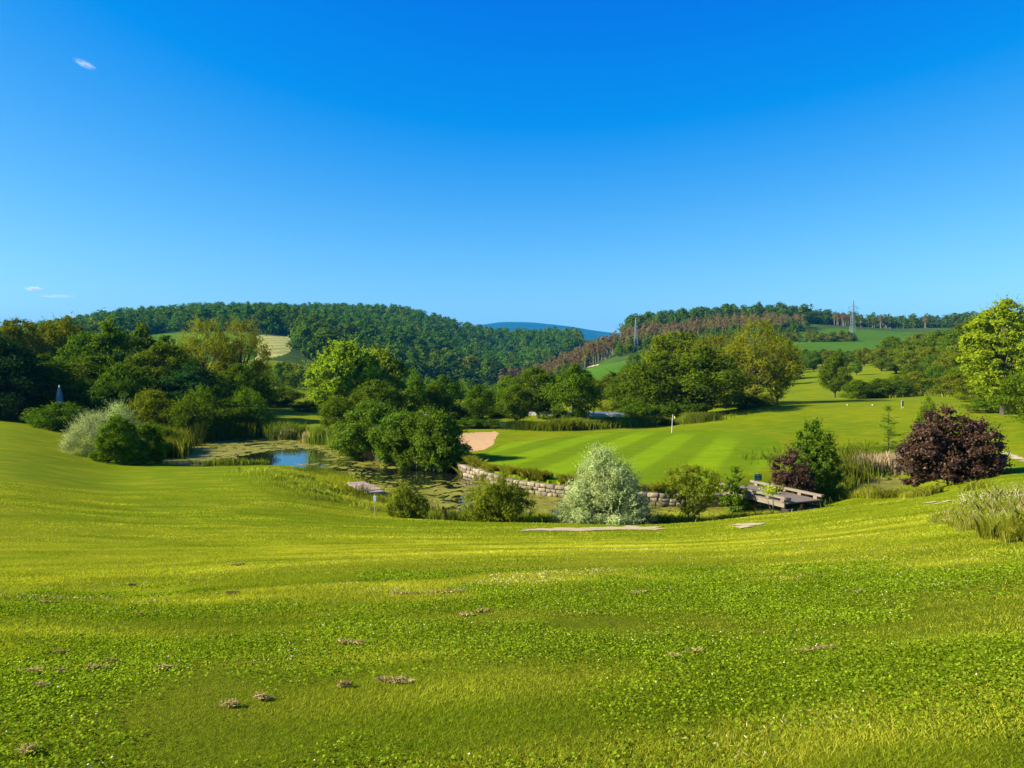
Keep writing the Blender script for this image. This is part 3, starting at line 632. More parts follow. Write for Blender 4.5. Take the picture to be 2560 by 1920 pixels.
# ------------------------------------------------------------------ pond side plants
hero('alder_tree', 310, 930, 995, 175, 64, 'leafy green alder on the far pond bank, left of the biggest alder', 'tree', 'alder', prof='bush', nclump=110, crad=0.22, nleaf=26000, leaf=0.15, asp=0.85, shoots=300, shoot_len=0.6, spl=8, stems=3)
hero('alder_tree', 311, 1078, 1008, 205, 57.5, 'biggest rounded alder overhanging the pond beside the bunker', 'tree', 'alder', prof='bush', nclump=130, crad=0.22, nleaf=44000, leaf=0.14, asp=0.85, shoots=500, shoot_len=0.6, spl=8, stems=4, lobes=0.2, masses=[(0.1, 0, 0.72, 0.95), (-0.5, 0, 0.5, 0.85), (0.55, 0, 0.45, 0.72), (-0.1, 0.1, 0.4, 1.0), (0.3, -0.4, 0.5, 0.6)])
hero('alder_tree', 312, 1000, 1018, 150, 60, 'alder bush joining the two large alders on the pond bank', 'tree', 'alder', prof='bush', nclump=80, crad=0.24, nleaf=18000, leaf=0.14, asp=0.85, shoots=200, shoot_len=0.5, spl=8, stems=3)
hero('silver_bush', 313, 232, 1034, 140, 58, 'silvery grey bush on the left lawn beside the pond', 'bush', 'silver', prof='bush', nclump=90, crad=0.22, nleaf=15000, leaf=0.11, asp=0.35, shoots=900, shoot_len=0.8, spl=14, stems=3)
hero('silver_bush', 314, 295, 1008, 120, 60, 'upper silvery grey bush behind the green bush on the left lawn', 'bush', 'silver', prof='peak', nclump=80, crad=0.22, nleaf=13000, leaf=0.11, asp=0.35, shoots=700, shoot_len=0.9, spl=14, stems=3)
hero('bush', 315, 300, 1030, 140, 55, 'dense bright green bush in front of the silvery bush on the left lawn', 'bush', 'mid', prof='bush', nclump=90, crad=0.22, nleaf=24000, leaf=0.12, asp=0.7, shoots=400, shoot_len=0.5, spl=8, stems=3, masses=[(-0.1, 0, 0.7, 1.0), (-0.6, 0, 0.45, 0.6), (0.55, 0, 0.45, 0.7)])
hero('bush', 316, 365, 1060, 110, 56.5, 'dark shaded bush at the left end of the pond', 'bush', 'dark', prof='bush', nclump=70, crad=0.22, nleaf=15000, leaf=0.13, shoots=200, shoot_len=0.4, spl=8, stems=3)
hero('silver_bush', 320, 1512, 1102, 250, 37.6, 'large silvery grey leaved bush on the near pond bank', 'bush', 'silver', prof='dome', nclump=110, crad=0.20, nleaf=46000, leaf=0.09, asp=0.42, shoots=1500, shoot_len=0.6, spl=18, stems=5, nlimb=40, lobes=0.25, shell=0.5, masses=[(-0.05, 0, 0.72, 0.93), (-0.55, -0.1, 0.46, 0.56), (0.52, 0.05, 0.5, 0.62), (0.2, -0.35, 0.5, 0.72), (-0.22, 0.1, 0.2, 1.0), (-0.42, 0.1, 0.3, 0.78), (0.45, 0.1, 0.25, 0.8)])
hero('bush', 321, 1243, 1174, 188, 37.2, 'rounded olive green bush on the near pond bank left of the silvery bush', 'bush', 'dull', prof='bush', nclump=100, crad=0.21, nleaf=24000, leaf=0.08, asp=0.6, shoots=700, shoot_len=0.4, spl=10, stems=6, nlimb=40, z0=0.04, masses=[(0, 0, 0.7, 0.92), (-0.5, 0, 0.48, 0.72), (0.5, 0, 0.5, 0.78), (0.15, 0.1, 0.35, 1.0)])
hero('bush', 322, 1020, 1208, 120, 37.4, 'low dull green bush right of the white card on the near bank', 'bush', 'dull', prof='bush', nclump=80, crad=0.22, nleaf=13000, leaf=0.075, asp=0.6, shoots=450, shoot_len=0.35, spl=10, stems=5, nlimb=30, masses=[(-0.2, 0, 0.6, 1.0), (0.45, 0, 0.5, 0.72), (-0.6, 0, 0.38, 0.6)])
hero('bush', 323, 1733, 1160, 150, 38.0, 'loose bush with dark bare stems between the silvery bush and the bridge', 'bush', 'dull', z0=0.15, prof='vase', nclump=90, crad=0.19, nleaf=13000, leaf=0.08, asp=0.6, shoots=420, shoot_len=0.4, spl=10, stems=7, nlimb=50)
hero('sapling', 324, 1838, 1162, 75, 41.0, 'slim leafy sapling at the left end of the footbridge', 'sapling', 'alder', z0=0.05, prof='column', nclump=50, crad=0.3, nleaf=3200, leaf=0.10, asp=0.8, shoots=90, shoot_len=0.35, spl=8, nlimb=20, tr=0.03)
hero('alder_tree', 325, 2038, 1034, 150, 44.2, 'pointed glossy green tree behind the footbridge', 'tree', 'alder', prof='dome', nclump=120, crad=0.2, nleaf=32000, leaf=0.11, asp=0.8, shoots=900, shoot_len=0.5, spl=9, stems=3, lobes=0.2, masses=[(0, 0, 0.7, 0.94), (-0.5, 0.1, 0.42, 0.82), (0.48, 0, 0.5, 0.8), (0.05, 0.1, 0.25, 1.0), (-0.3, 0, 0.22, 0.97)])
hero('copper_shrub', 326, 1982, 1106, 128, 42.5, 'small dark purple shrub at the back rail of the footbridge', 'bush', 'purple', prof='bush', nclump=70, crad=0.22, nleaf=16000, leaf=0.10, asp=0.75, shoots=400, shoot_len=0.5, spl=8, stems=3, masses=[(0, 0, 0.75, 0.95), (-0.55, 0, 0.4, 0.85), (0.5, 0, 0.45, 0.7), (-0.75, 0, 0.15, 0.95)])
hero('copper_maple', 327, 2380, 1012, 270, 41, 'large rounded dark purple copper maple on the right', 'tree', 'purple', prof='bush', nclump=200, crad=0.16, nleaf=44000, leaf=0.13, asp=0.75, shoots=700, shoot_len=0.55, spl=9, stems=4, flat=0.55, up=0.6, nlimb=30, lobes=0.2, masses=[(-0.1, 0, 0.75, 1.0), (0.5, 0, 0.5, 0.84), (-0.6, 0, 0.42, 0.7), (0.25, -0.3, 0.6, 0.86), (0.78, 0.1, 0.25, 0.4), (-0.3, 0.2, 0.4, 0.93)])
# young larch with tiers of horizontal branches
def larch(seed, u, vtop, wpx, D, label):
    X, Y, g, h = place(u, vtop, D); r = wpx/F*D/2; gr = np.random.default_rng(seed); mb = MB(); mb.tube([(0, 0, -0.2), (0.03, 0, h*0.5), (0, 0.02, h)], [0.06, 0.04, 0.01], 6)
    C = []; T = []
    for k in range(60):
        zz = 0.12+0.85*gr.random(); L = r*(1.15-zz)*(0.7+0.5*gr.random()); a = gr.random()*6.28; d = np.array([math.cos(a), math.sin(a), 0.12]); s0 = np.array([0, 0, zz*h]); mb.tube([s0, s0+d*L], [0.018, 0.004], 4, cap=False)
        n = int(90*L); q = gr.random(n); p = s0+d*(q*L)[:, None]+gr.normal(size=(n, 3))*np.array([0.10, 0.10, 0.04]); C.append(p); T.append(d+gr.normal(size=(n, 3))*0.8)
    C = np.vstack(C); T = np.vstack(T); n = len(C); Nn = unit(gr.normal(size=(n, 3))*0.6+np.array([0, 0, 1])); v = leaf_quads(C, Nn, T, 0.11*(0.6+0.8*gr.random(n)), 0.035*np.ones(n)+0.02)
    e = empty('larch_tree', (X, Y, g)); obj('crown', mesh_np('crown', v, np.arange(len(v)).reshape(-1, 4), M['bright'], attr=gr.random(n)), e); mb.build('trunk', M['bark'], e); tag(e, label, 'tree')
larch(5, 2222, 1008, 105, 57, 'young larch with tiered horizontal branches left of the copper maple')
# little yellow sapling at the bridge
def ysap():
    X, Y, g, h = place(1927, 1214, 38.3); gr = np.random.default_rng(3); mb = MB()
    for a in ((-0.10, 0), (0.02, 0.03), (-0.45, 0.1)): mb.tube([(0, 0, -0.1), (a[0]*0.6, a[1], h*0.55), (a[0]*1.2-0.12, a[1], h*0.92)], [0.022, 0.016, 0.008], 5)
    n = 420; C = np.stack([gr.normal(size=n)*0.22-0.2, gr.normal(size=n)*0.2, h*0.83+gr.normal(size=n)*0.13], 1); Nn = unit(gr.normal(size=(n, 3))+np.array([0, 0, 1.2])); v = leaf_quads(C, Nn, gr.normal(size=(n, 3)), 0.10*(0.6+0.7*gr.random(n)), 0.065*np.ones(n))
    e = empty('sapling', (X+0.15, Y, g)); obj('crown', mesh_np('crown', v, np.arange(len(v)).reshape(-1, 4), M['lily'], attr=gr.random(n)), e); mb.build('trunk', M['pale_bark'], e); tag(e, 'spindly sapling with bright yellow leaves in front of the footbridge rail', 'sapling')
ysap()

# ------------------------------------------------------------------ blade vegetation (reeds, tall grass, lawn grass)
def blades(name, X, Y, Z, h, wd, lean, mat, label, cat, seed=0, segs=2, tint=None, kind='stuff', parent=None):
    g = np.random.default_rng(seed); n = len(X); a = g.random(n)*6.283; la = g.random(n)*6.283; l = lean*(0.3+g.random(n)); h = h*(0.65+0.6*g.random(n))
    B = np.stack([np.cos(a), np.sin(a), np.zeros(n)], 1)*np.asarray(wd*np.ones(n))[:, None]*0.5; P0 = np.stack([X, Y, Z-0.01], 1); Dl = np.stack([np.cos(la)*l, np.sin(la)*l, np.ones(n)], 1)
    if segs == 1:
        tip = P0+Dl*h[:, None]; v = np.stack([P0-B, P0+B, tip], 1).reshape(-1, 3); f = np.arange(n*3).reshape(-1, 3)
    else:
        mid = P0+Dl*np.array([0.5, 0.5, 1])*(h*0.55)[:, None]; tip = P0+Dl*np.array([1.3, 1.3, 0.95])*h[:, None]; v = np.stack([P0-B, P0+B, mid+B*0.8, tip, mid-B*0.8], 1).reshape(-1, 3); f = np.arange(n*5).reshape(-1, 5)
    if tint is None: tint = g.random(n)
    o = obj(name, mesh_np(name, v, f, mat, attr=tint), parent); tag(o, label, cat, kind=kind); return o
def scatter_band(path_px, n, spread, seed, onwater=True):
    P = np.array([wpt(*p) if onwater else hit(*p)[:2] for p in path_px]); g = np.random.default_rng(seed); sl = np.hypot(*np.diff(P, axis=0).T); cs = np.concatenate([[0], np.cumsum(sl)]); q = g.random(n)*cs[-1]
    X = np.interp(q, cs, P[:, 0])+g.normal(size=n)*spread; Y = np.interp(q, cs, P[:, 1])+g.normal(size=n)*spread; return X, Y
def reeds(path, n, spread, h, wd, mat, label, seed, onwater=True, lean=0.18, clumpy=True, cat='reeds', name='reeds'):
    X, Y = scatter_band(path, int(n*(1.6 if clumpy else 1)), spread, seed, onwater)
    if clumpy:
        k = vnoise(X*0.9+seed, Y*0.9) > 0.38; X, Y = X[k], Y[k]
    Z = np.maximum(H(X, Y), ZW-0.05); hh = h*(0.6+0.7*vnoise(X*0.6+9, Y*0.6)); return blades(name, X, Y, Z, hh, wd, lean, M[mat], label, cat, seed, 2)
reeds([(408,1148),(425,1118),(490,1102),(560,1097),(640,1093)], 6500, 0.8, 1.7, 0.05, 'reed', 'green reeds along the far left bank of the pond', 31)
reeds([(640,1093),(760,1099),(850,1114),(920,1138)], 5000, 0.7, 1.4, 0.05, 'reed', 'green reeds along the far bank before the bright maple', 32)
reeds([(690,1096),(800,1103),(860,1117),(930,1142),(1000,1161),(1060,1170)], 4200, 0.35, 1.0, 0.045, 'straw', 'dry straw coloured reeds along the far bank under the alders', 33)
reeds([(520,1163),(600,1163),(650,1160)], 900, 0.4, 0.55, 0.04, 'reed', 'sparse short reeds in the pond behind the lawn spur', 34)
reeds([(2145,1185),(2190,1178),(2255,1184)], 1500, 0.45, 1.25, 0.05, 'straw', 'pale dry cattail reeds between the footbridge tree and the copper maple', 35, clumpy=False)
reeds([(2110,1205),(2120,1188),(2160,1172),(2260,1172)], 2200, 0.7, 1.2, 0.05, 'reed', 'green reeds behind the pale cattails', 36)
reeds([(2100,1200),(2085,1222),(2110,1235)], 1600, 0.4, 1.0, 0.05, 'reed', 'green reeds at the foot of the tree behind the footbridge', 44)
reeds([(880,1242),(930,1255),(980,1272),(1060,1288)], 800, 0.5, 0.75, 0.025, 'reed', 'dry stalks round the white card on the near bank', 37)
# unmown bank grass near side
reeds([(780,1180),(840,1210),(890,1248),(950,1275),(1050,1292),(1150,1300),(1300,1303),(1500,1304),(1700,1303),(1850,1297),(1950,1285),(1990,1265)], 22000, 0.75, 0.36, 0.03, 'tall', 'unmown grass fringe along the near pond bank', 38, lean=0.5, clumpy=False, cat='grass', name='tall_grass')
reeds([(720,1180),(790,1210),(850,1250)], 6000, 1.5, 0.28, 0.03, 'tall', 'rough grass on the slope left of the stone jetty', 39, onwater=False, lean=0.5, cat='grass', name='tall_grass')
reeds([(1290,1072),(1400,1074),(1500,1068),(1600,1063),(1700,1058),(1770,1053)], 14000, 0.9, 0.95, 0.07, 'reed', 'weedy hedge strip along the back edge of the putting green', 40, onwater=False, lean=0.4, clumpy=False, cat='weeds', name='weeds')
reeds([(1148,1163),(1170,1172),(1200,1184),(1220,1192),(1300,1197),(1420,1208),(1640,1230),(1850,1240)], 15000, 0.25, 0.45, 0.035, 'tall', 'grass tufts overhanging the top of the stone wall', 41, onwater=False, lean=0.7, cat='grass', name='tall_grass')
reeds([(2030,1250),(2150,1240),(2300,1236),(2420,1225)], 7000, 0.5, 0.42, 0.03, 'tall', 'unmown grass strip at the near side of the small pond arm', 42, onwater=False, lean=0.5, cat='grass', name='tall_grass')
reeds([(1490,1035),(1560,1030),(1620,1030)], 5000, 2.2, 1.0, 0.10, 'tall', 'pale yellow tall grass beyond the putting green', 43, onwater=False, lean=0.5, cat='grass', name='tall_grass')
reeds([(2190,995),(2280,985),(2380,985),(2440,990)], 6000, 1.8, 0.8, 0.09, 'tall', 'rough grass in front of the bush row beyond the tee', 45, onwater=False, lean=0.5, cat='grass', name='tall_grass')
reeds([(1960,1150),(2060,1170),(2160,1150),(2260,1130)], 9000, 1.6, 0.45, 0.05, 'reed', 'coarse rough grass around the small pond arm', 46, onwater=False, lean=0.5, cat='grass', name='tall_grass')

# ------------------------------------------------------------------ near lawn blades, clover, daisies
def wedge(n, r0, r1, seed, half=38.5):
    g = np.random.default_rng(seed); r = np.sqrt(r0*r0+g.random(n)*(r1*r1-r0*r0)); a = np.radians((g.random(n)*2-1)*half); return r*np.sin(a), r*np.cos(a)
def lawn_keep(X, Y):
    u, v = proj(X, Y, H(X, Y)); return (u > -60) & (u < 2620)
M['blade'] = leaf_mat('grass_blade', (0.105, 0.175, 0.001), (0.52, 0.48, 0.04), 0.36, tc=(1, 1, 0.1), clump=0.5, var=0.35, rough=0.5, spec=0.08)
M['clover'] = leaf_mat('clover_leaf', (0.065, 0.15, 0.001), (0.28, 0.40, 0.02), 0.32, tc=(1, 1, 0.1), clump=0.8, var=0.3, spec=0.1)
M['flower'] = plain('clover_flower', (0.75, 0.72, 0.60), (0.6, 0.55, 0.42), 20, 0.8)
def dryband(X, Y):
    q = Y-0.42*np.minimum(X, 1.5)+0.05*X; b = vnoise(q/0.8+3, X/9+5)*0.6+vnoise(q/0.33+9, X/4)*0.4          # lines left by the mower
    return 0.5*np.clip((b-0.42)/0.35, 0, 1)
VX, VY, VH, VW, VT = [], [], [], [], []
for (n, r0, r1, hh, ww, sd_) in ((260000, 2.3, 6.5, 0.026, 0.0042, 51), (290000, 6.5, 13, 0.028, 0.008, 52), (250000, 13, 24, 0.034, 0.018, 53), (140000, 24, 44, 0.042, 0.035, 54)):
    X, Y = wedge(n, r0, r1, sd_); k = lawn_keep(X, Y) & ~((np.hypot(X, Y) > 28) & inpoly(X, Y, offset_poly(POND, 0.5).tolist())); X, Y = X[k], Y[k]
    VX.append(X); VY.append(Y); dn = fbm(X/2.2, Y/2.2, 3); VH.append(hh*(0.4+1.1*dn)); VW.append(np.full(len(X), ww))
    VT.append(np.clip(-0.02+0.75*(fbm(X/2.6+3, Y/1.3+8, 4)-0.36)+dryband(X, Y)+0.17*np.exp(-((X-0)/13)**2-((Y-19)/8)**2)+0.55*np.random.default_rng(sd_+9).random(len(X))**2, 0, 1))
X, Y, hh, ww, tt = map(np.concatenate, (VX, VY, VH, VW, VT))
blades('grass', X, Y, H(X, Y), hh, ww, 1.25, M['blade'], 'mown lawn grass covering the foreground slope', 'grass', 55, 1, tint=tt)
# clover
X, Y = wedge(420000, 2.3, 13, 61); k = (fbm(X/1.5+30, Y/1.5+3, 3)+0.34*np.random.default_rng(77).random(len(X)) > 0.68+0.006*np.hypot(X, Y)) & lawn_keep(X, Y); X, Y = X[k], Y[k]; g = np.random.default_rng(62); n = len(X)
C = np.stack([X, Y, H(X, Y)+0.016+0.018*g.random(n)], 1); Nn = unit(g.normal(size=(n, 3))*0.45+np.array([0, 0, 1.0])); ss = 0.008+0.008*g.random(n)+0.0008*np.hypot(X, Y)
v = leaf_quads(C, Nn, g.normal(size=(n, 3)), ss*1.1, ss)
tag(obj('clover', mesh_np('clover', v, np.arange(len(v)).reshape(-1, 4), M['clover'], attr=g.random(n))), 'patches of green clover leaves in the foreground lawn', 'clover', kind='stuff')
X, Y = wedge(1000, 2.5, 17, 63); k = (fbm(X/1.5+30, Y/1.5+3, 3) > 0.44); X, Y = X[k], Y[k]; g = np.random.default_rng(64); n = len(X)
oct_ = np.array([(1,0,0),(0,1,0),(-1,0,0),(0,-1,0),(0,0,1),(0,0,-1)], float); of = np.array([(0,1,4),(1,2,4),(2,3,4),(3,0,4),(1,0,5),(2,1,5),(3,2,5),(0,3,5)])
s_ = 0.004+0.004*g.random(n); C = np.stack([X, Y, H(X, Y)+0.035+0.02*g.random(n)], 1); v = (C[:, None]+oct_[None]*s_[:, None, None]*np.array([1, 1, 0.8])).reshape(-1, 3); f = (of[None]+6*np.arange(n)[:, None, None]).reshape(-1, 3)
tag(obj('clover_flowers', mesh_np('clover_flowers', v, f, M['flower'])), 'tiny white clover flowers dotted over the foreground lawn', 'flowers', kind='stuff')
# loose dried clippings strewn along the mower lines
X, Y = wedge(60000, 2.6, 20, 66); k = (dryband(X, Y) > 0.42) & (fbm(X*0.8, Y*0.8+7, 3) > 0.57); X, Y = X[k], Y[k]; g = np.random.default_rng(67); n = len(X)
v = leaf_quads(np.stack([X, Y, H(X, Y)+0.026+0.008*g.random(n)], 1), unit(g.normal(size=(n, 3))*0.5+np.array([0, 0, 1])), g.normal(size=(n, 3))*np.array([1, 1, 0.2]), 0.03*(0.5+g.random(n)), 0.0012*Y+0.001)
M['loose'] = leaf_mat('loose_clipping', (0.25, 0.19, 0.06), (0.62, 0.52, 0.22), 0.2, tc=(1, 0.8, 0.5), clump=4)
tag(obj('loose_clippings', mesh_np('loose_clippings', v, np.arange(len(v)).reshape(-1, 4), M['loose'], attr=g.random(n))), 'loose dried grass strewn in thin lines over the lawn', 'clippings', kind='stuff')
# tall grass bank right
g = np.random.default_rng(70); n = 16000; n = 22000; u = 2330+g.random(n)*440; D = 12.3+g.random(n)**1.2*10.5
edge = 2330+(D-14)*3; k = u > np.where(D < 18, 2350+(18-D)*28, 2350)+70*(vnoise(D*1.3, u/60)-0.5); u, D = u[k], D[k]; X = (u-1280)/F*D; Y = D
hh = 0.40*(0.45+0.9*vnoise(X*0.8, Y*0.8))*np.clip((u-2320)/110, 0.35, 1); blades('tall_grass', X, Y, H(X, Y), hh, 0.009, 0.55, M['tall'], 'tall seeding grass on the bank at the right edge', 'grass', 71, 2)
n2 = len(X); k2 = g.random(n2) < 0.22; Xs, Ys, hs_ = X[k2], Y[k2], hh[k2]; n2 = len(Xs)
v = leaf_quads(np.stack([Xs+g.normal(size=n2)*0.12, Ys+g.normal(size=n2)*0.12, H(Xs, Ys)+hs_*(0.85+0.5*g.random(n2))], 1), unit(g.normal(size=(n2, 3))), g.normal(size=(n2, 3))*0.6+np.array([0, 0, 1]), 0.07*(0.5+g.random(n2)), np.full(n2, 0.014))
tag(obj('seed_heads', mesh_np('seed_heads', v, np.arange(len(v)).reshape(-1, 4), M['tall'], attr=g.random(n2))), 'feathery pale seed heads over the tall grass at the right edge', 'grass', kind='stuff')
k = (vnoise(X*0.7+4, Y*0.7) > 0.5) & (g.random(len(X)) < 0.16); blades('tall_grass', X[k], Y[k], H(X[k], Y[k]), hh[k]*1.35, 0.010, 0.45, M['straw'], 'dry feathery grass stems among the tall grass at the right edge', 'grass', 72, 2)
n = 240; u = 2400+g.random(n)*180; D = 17.5+g.random(n)*6; X = (u-1280)/F*D; Y = D; C = np.stack([X, Y, H(X, Y)+0.35+0.2*g.random(n)], 1); s_ = 0.010+0.010*g.random(n)
v = (C[:, None]+oct_[None]*s_[:, None, None]*np.array([1, 1, 0.4])).reshape(-1, 3); f = (of[None]+6*np.arange(n)[:, None, None]).reshape(-1, 3)
tag(obj('wild_flowers', mesh_np('wild_flowers', v, f, M['flower'])), 'small white wild flowers in the tall grass at the right edge', 'flowers', kind='stuff')

# dried mowing clumps
M['hayclump'] = leaf_mat('dried_clipping', (0.20, 0.15, 0.04), (0.60, 0.50, 0.19), 0.2, tc=(1, 0.8, 0.5), clump=4)
CL = [(102,1685,60,'pale dried clipping heap near the lower left corner, wide and flat'),(106,1723,32,'small dried clipping heap just below the wide pale one at left'),(287,1664,46,'dark dried clipping heap at the right end of a short row at lower left'),(232,1677,50,'brown dried clippings in the middle of the short row at lower left'),(582,1768,46,'brown clipping heap lower left of the centre, left of a pair'),(647,1752,46,'brown clipping heap lower left of the centre, right of a pair'),(80,1884,48,'pale clipping heap in the bottom left corner'),(870,1611,50,'brown clipping heap left of the middle of the lawn'),(407,1677,42,'thin pale clipping heap right of the short row at lower left'),(582,1485,30,'dark small clipping heap high on the left lawn'),(344,1541,16,'tiny dark clipping tuft on the left lawn'),(122,1510,40,'flat dry clippings on the upper left lawn'),(333,1465,24,'small dark clippings near the top of the left lawn'),(862,1719,26,'small clipping heap left of the big central one'),(985,1709,84,'big brown clipping heap in the lower centre'),(1201,1532,34,'brown clipping heap in the centre of the lawn'),(1160,1540,34,'flat clippings left of the heap in the centre of the lawn'),(1095,1483,120,'long thin row of dry clippings above the centre'),(1746,1634,54,'pale clipping heap right of the centre'),(1690,1648,34,'small clipping heap touching the pale one right of the centre'),(1600,1485,40,'dark clippings far up the centre right lawn'),(2040,1628,130,'long flat strip of dried grass on the right lawn'),(2145,1484,26,'small dark clipping tuft on the far right lawn'),(595,1413,30,'dark clipping tuft on the crest of the left lawn'),(150,1639,26,'dark clipping tuft at the far left')]
for i, (u, v_, wpx, lb) in enumerate(CL):
    X, Y, Z = hit(u, v_); wd = wpx/F*Y*0.5; gr = np.random.default_rng(200+i); long_ = wpx > 100
    n = int(min(1100, 200+260*(wd/0.1))); q = gr.normal(size=(n, 2))*0.45; ang = R(18 if u < 700 else 4)
    lx = q[:, 0]*wd; ly = q[:, 1]*wd*(0.22 if long_ else 0.8); x = lx*math.cos(ang)-ly*math.sin(ang); y = lx*math.sin(ang)+ly*math.cos(ang)
    kk_ = gr.normal(size=(4, 2))*np.array([0.55, 0.35]); q = q*0.62+kk_[gr.integers(4, size=n)]; q = q[vnoise(q[:, 0]*3+i, q[:, 1]*3) > 0.25]; n = len(q)
    lx = q[:, 0]*wd; ly = q[:, 1]*wd*(0.22 if long_ else 0.8); x = lx*math.cos(ang)-ly*math.sin(ang); y = lx*math.sin(ang)+ly*math.cos(ang)
    hz = (0.003 if long_ else 0.009)*(0.3+vnoise(q[:, 0]*4+i, q[:, 1]*4)); z = H(X+x, Y+y)-Z+0.018+hz*gr.random(n)*1.8
    T = gr.normal(size=(n, 3))*np.array([1, 1, 0.16]); L = 0.05*(0.5+gr.random(n)); bw_ = max(0.004, 0.0011*Y); vq = leaf_quads(np.stack([x, y, z], 1), unit(gr.normal(size=(n, 3))+np.array([0, 0, 1])), T, L, np.full(n, bw_))
    o = obj('grass_clipping_heap', mesh_np('grass_clipping_heap', vq, np.arange(len(vq)).reshape(-1, 4), M['hayclump'], attr=gr.random(n)*(0.5 if 'dark' in lb else 1)), None, (X, Y, Z)); tag(o, lb, 'clippings', 'dried grass clippings on the lawn')

# ------------------------------------------------------------------ stone wall
def stone_mat():
    m, t, out = mat_new('wall_stone'); at_ = N(t, 'ShaderNodeAttribute', attribute_name='tint'); P = pos(t)
    c = mixc(t, (0.15, 0.115, 0.07), (0.38, 0.29, 0.19), at_.outputs['Fac']); c = mixc(t, c, (0.12, 0.11, 0.04), ramp(t, noise(t, 4, 5, 0.65, P), 0.45, 0.7))
    p = N(t, 'ShaderNodeBsdfPrincipled'); p.inputs['Roughness'].default_value = 0.9; t.links.new(c, p.inputs['Base Color'])
    b = t.nodes.new('ShaderNodeBump'); b.inputs['Strength'].default_value = 0.6; b.inputs['Distance'].default_value = 0.03; t.links.new(noise(t, 9, 5, 0.6, P), b.inputs['Height']); t.links.new(b.outputs[0], p.inputs['Normal'])
    t.links.new(p.outputs[0], out.inputs[0]); return m
M['stone'] = stone_mat()
W = np.array(WALL); sl = np.hypot(*np.diff(W, axis=0).T); cs = np.concatenate([[0], np.cumsum(sl)]); tot = cs[-1]
def wp(s): return np.array([np.interp(s, cs, W[:, 0]), np.interp(s, cs, W[:, 1])])
g = np.random.default_rng(80); V_, F_, A_ = [], [], []
def stone_block(c, dirn, L, Hh, T, z):
    n = np.array([-dirn[1], dirn[0]]); b = len(V_); ins = 0.018
    for (lx, ly, lz) in ((-1,-1,-1),(1,-1,-1),(1,1,-1),(-1,1,-1),(-1,-1,1),(1,-1,1),(1,1,1),(-1,1,1)):
        j = g.normal(size=3)*0.017; p = c+dirn*lx*(L/2-ins)+n*ly*T/2; V_.append((p[0]+j[0], p[1]+j[1], z+lz*(Hh/2-ins*0.7)+j[2]))
    for q in ((0,3,2,1),(4,5,6,7),(0,1,5,4),(1,2,6,5),(2,3,7,6),(3,0,4,7)): F_.append([b+i for i in q])
    A_.extend([g.random()]*6)
zc = ZW-0.25
for course in range(4):
    hc = 0.22+0.03*g.random(); s = -0.1+0.3*g.random()
    while s < tot:
        L = 0.32+0.38*g.random(); a, b = wp(max(s, 0)), wp(min(s+L, tot)); dv = b-a
        if np.linalg.norm(dv) > 0.08: stone_block((a+b)/2, dv/np.linalg.norm(dv), np.linalg.norm(dv), hc, 0.42+0.06*g.random(), zc+hc/2)
        s += L
    zc += hc
wall = obj('stone_wall', mesh_np('stone_wall', V_, F_, M['stone'], attr=A_)); tag(wall, 'curved dry stone retaining wall between the pond and the putting green', 'wall')
bv = wall.modifiers.new('bevel', 'BEVEL'); bv.width = 0.02; bv.segments = 1
mb = MB()
for q in np.arange(0, tot-0.5, 0.5):
    a, b = wp(q), wp(min(q+0.5, tot)); c = (a+b)/2; rz = math.atan2(b[1]-a[1], b[0]-a[0]); mb.box((c[0], c[1], ZW+0.22), (0.26, 0.15, 0.42), rz)
M['mortar'] = plain('wall_core', (0.05, 0.045, 0.035), None, 5, 0.95)
mb.build('core', M['mortar'], wall)

# stone jetty
jp = [wpt(888, 1205, ZW+0.42), wpt(940, 1229, ZW+0.42)]; e = empty('stone_jetty', ((jp[0][0]+jp[1][0])/2, (jp[0][1]+jp[1][1])/2, ZW)); rz = math.atan2(jp[1][1]-jp[0][1], jp[1][0]-jp[0][0])
M['jetty'] = plain('jetty_stone', (0.40, 0.28, 0.20), (0.24, 0.17, 0.12), 4, 0.9, bump=0.5); M['plankw'] = plain('weathered_wood', (0.27, 0.21, 0.14), (0.15, 0.12, 0.08), 7, 0.85, bump=0.4, stretch=(0.3, 3, 3))
Lj = math.dist(*jp); g = np.random.default_rng(81); dx, dy = math.cos(rz), math.sin(rz); nslab = 7
mb = MB()
for k in range(nslab):
    s = (k+0.5)/nslab*Lj-Lj/2; mb.box((dx*s, dy*s, 0.36+0.02*g.normal()), (Lj/nslab*0.46, 0.55+0.05*g.random(), 0.06), rz+0.05*g.normal())
mb.build('slab', M['jetty'], e, bevel=0.02); mb = MB(); mb.box((0, 0, 0.02), (Lj*0.46, 0.45, 0.28), rz); mb.build('base', M['mortar'], e)
tag(e, 'small pinkish stone slab jetty at the near left bank of the pond', 'jetty')

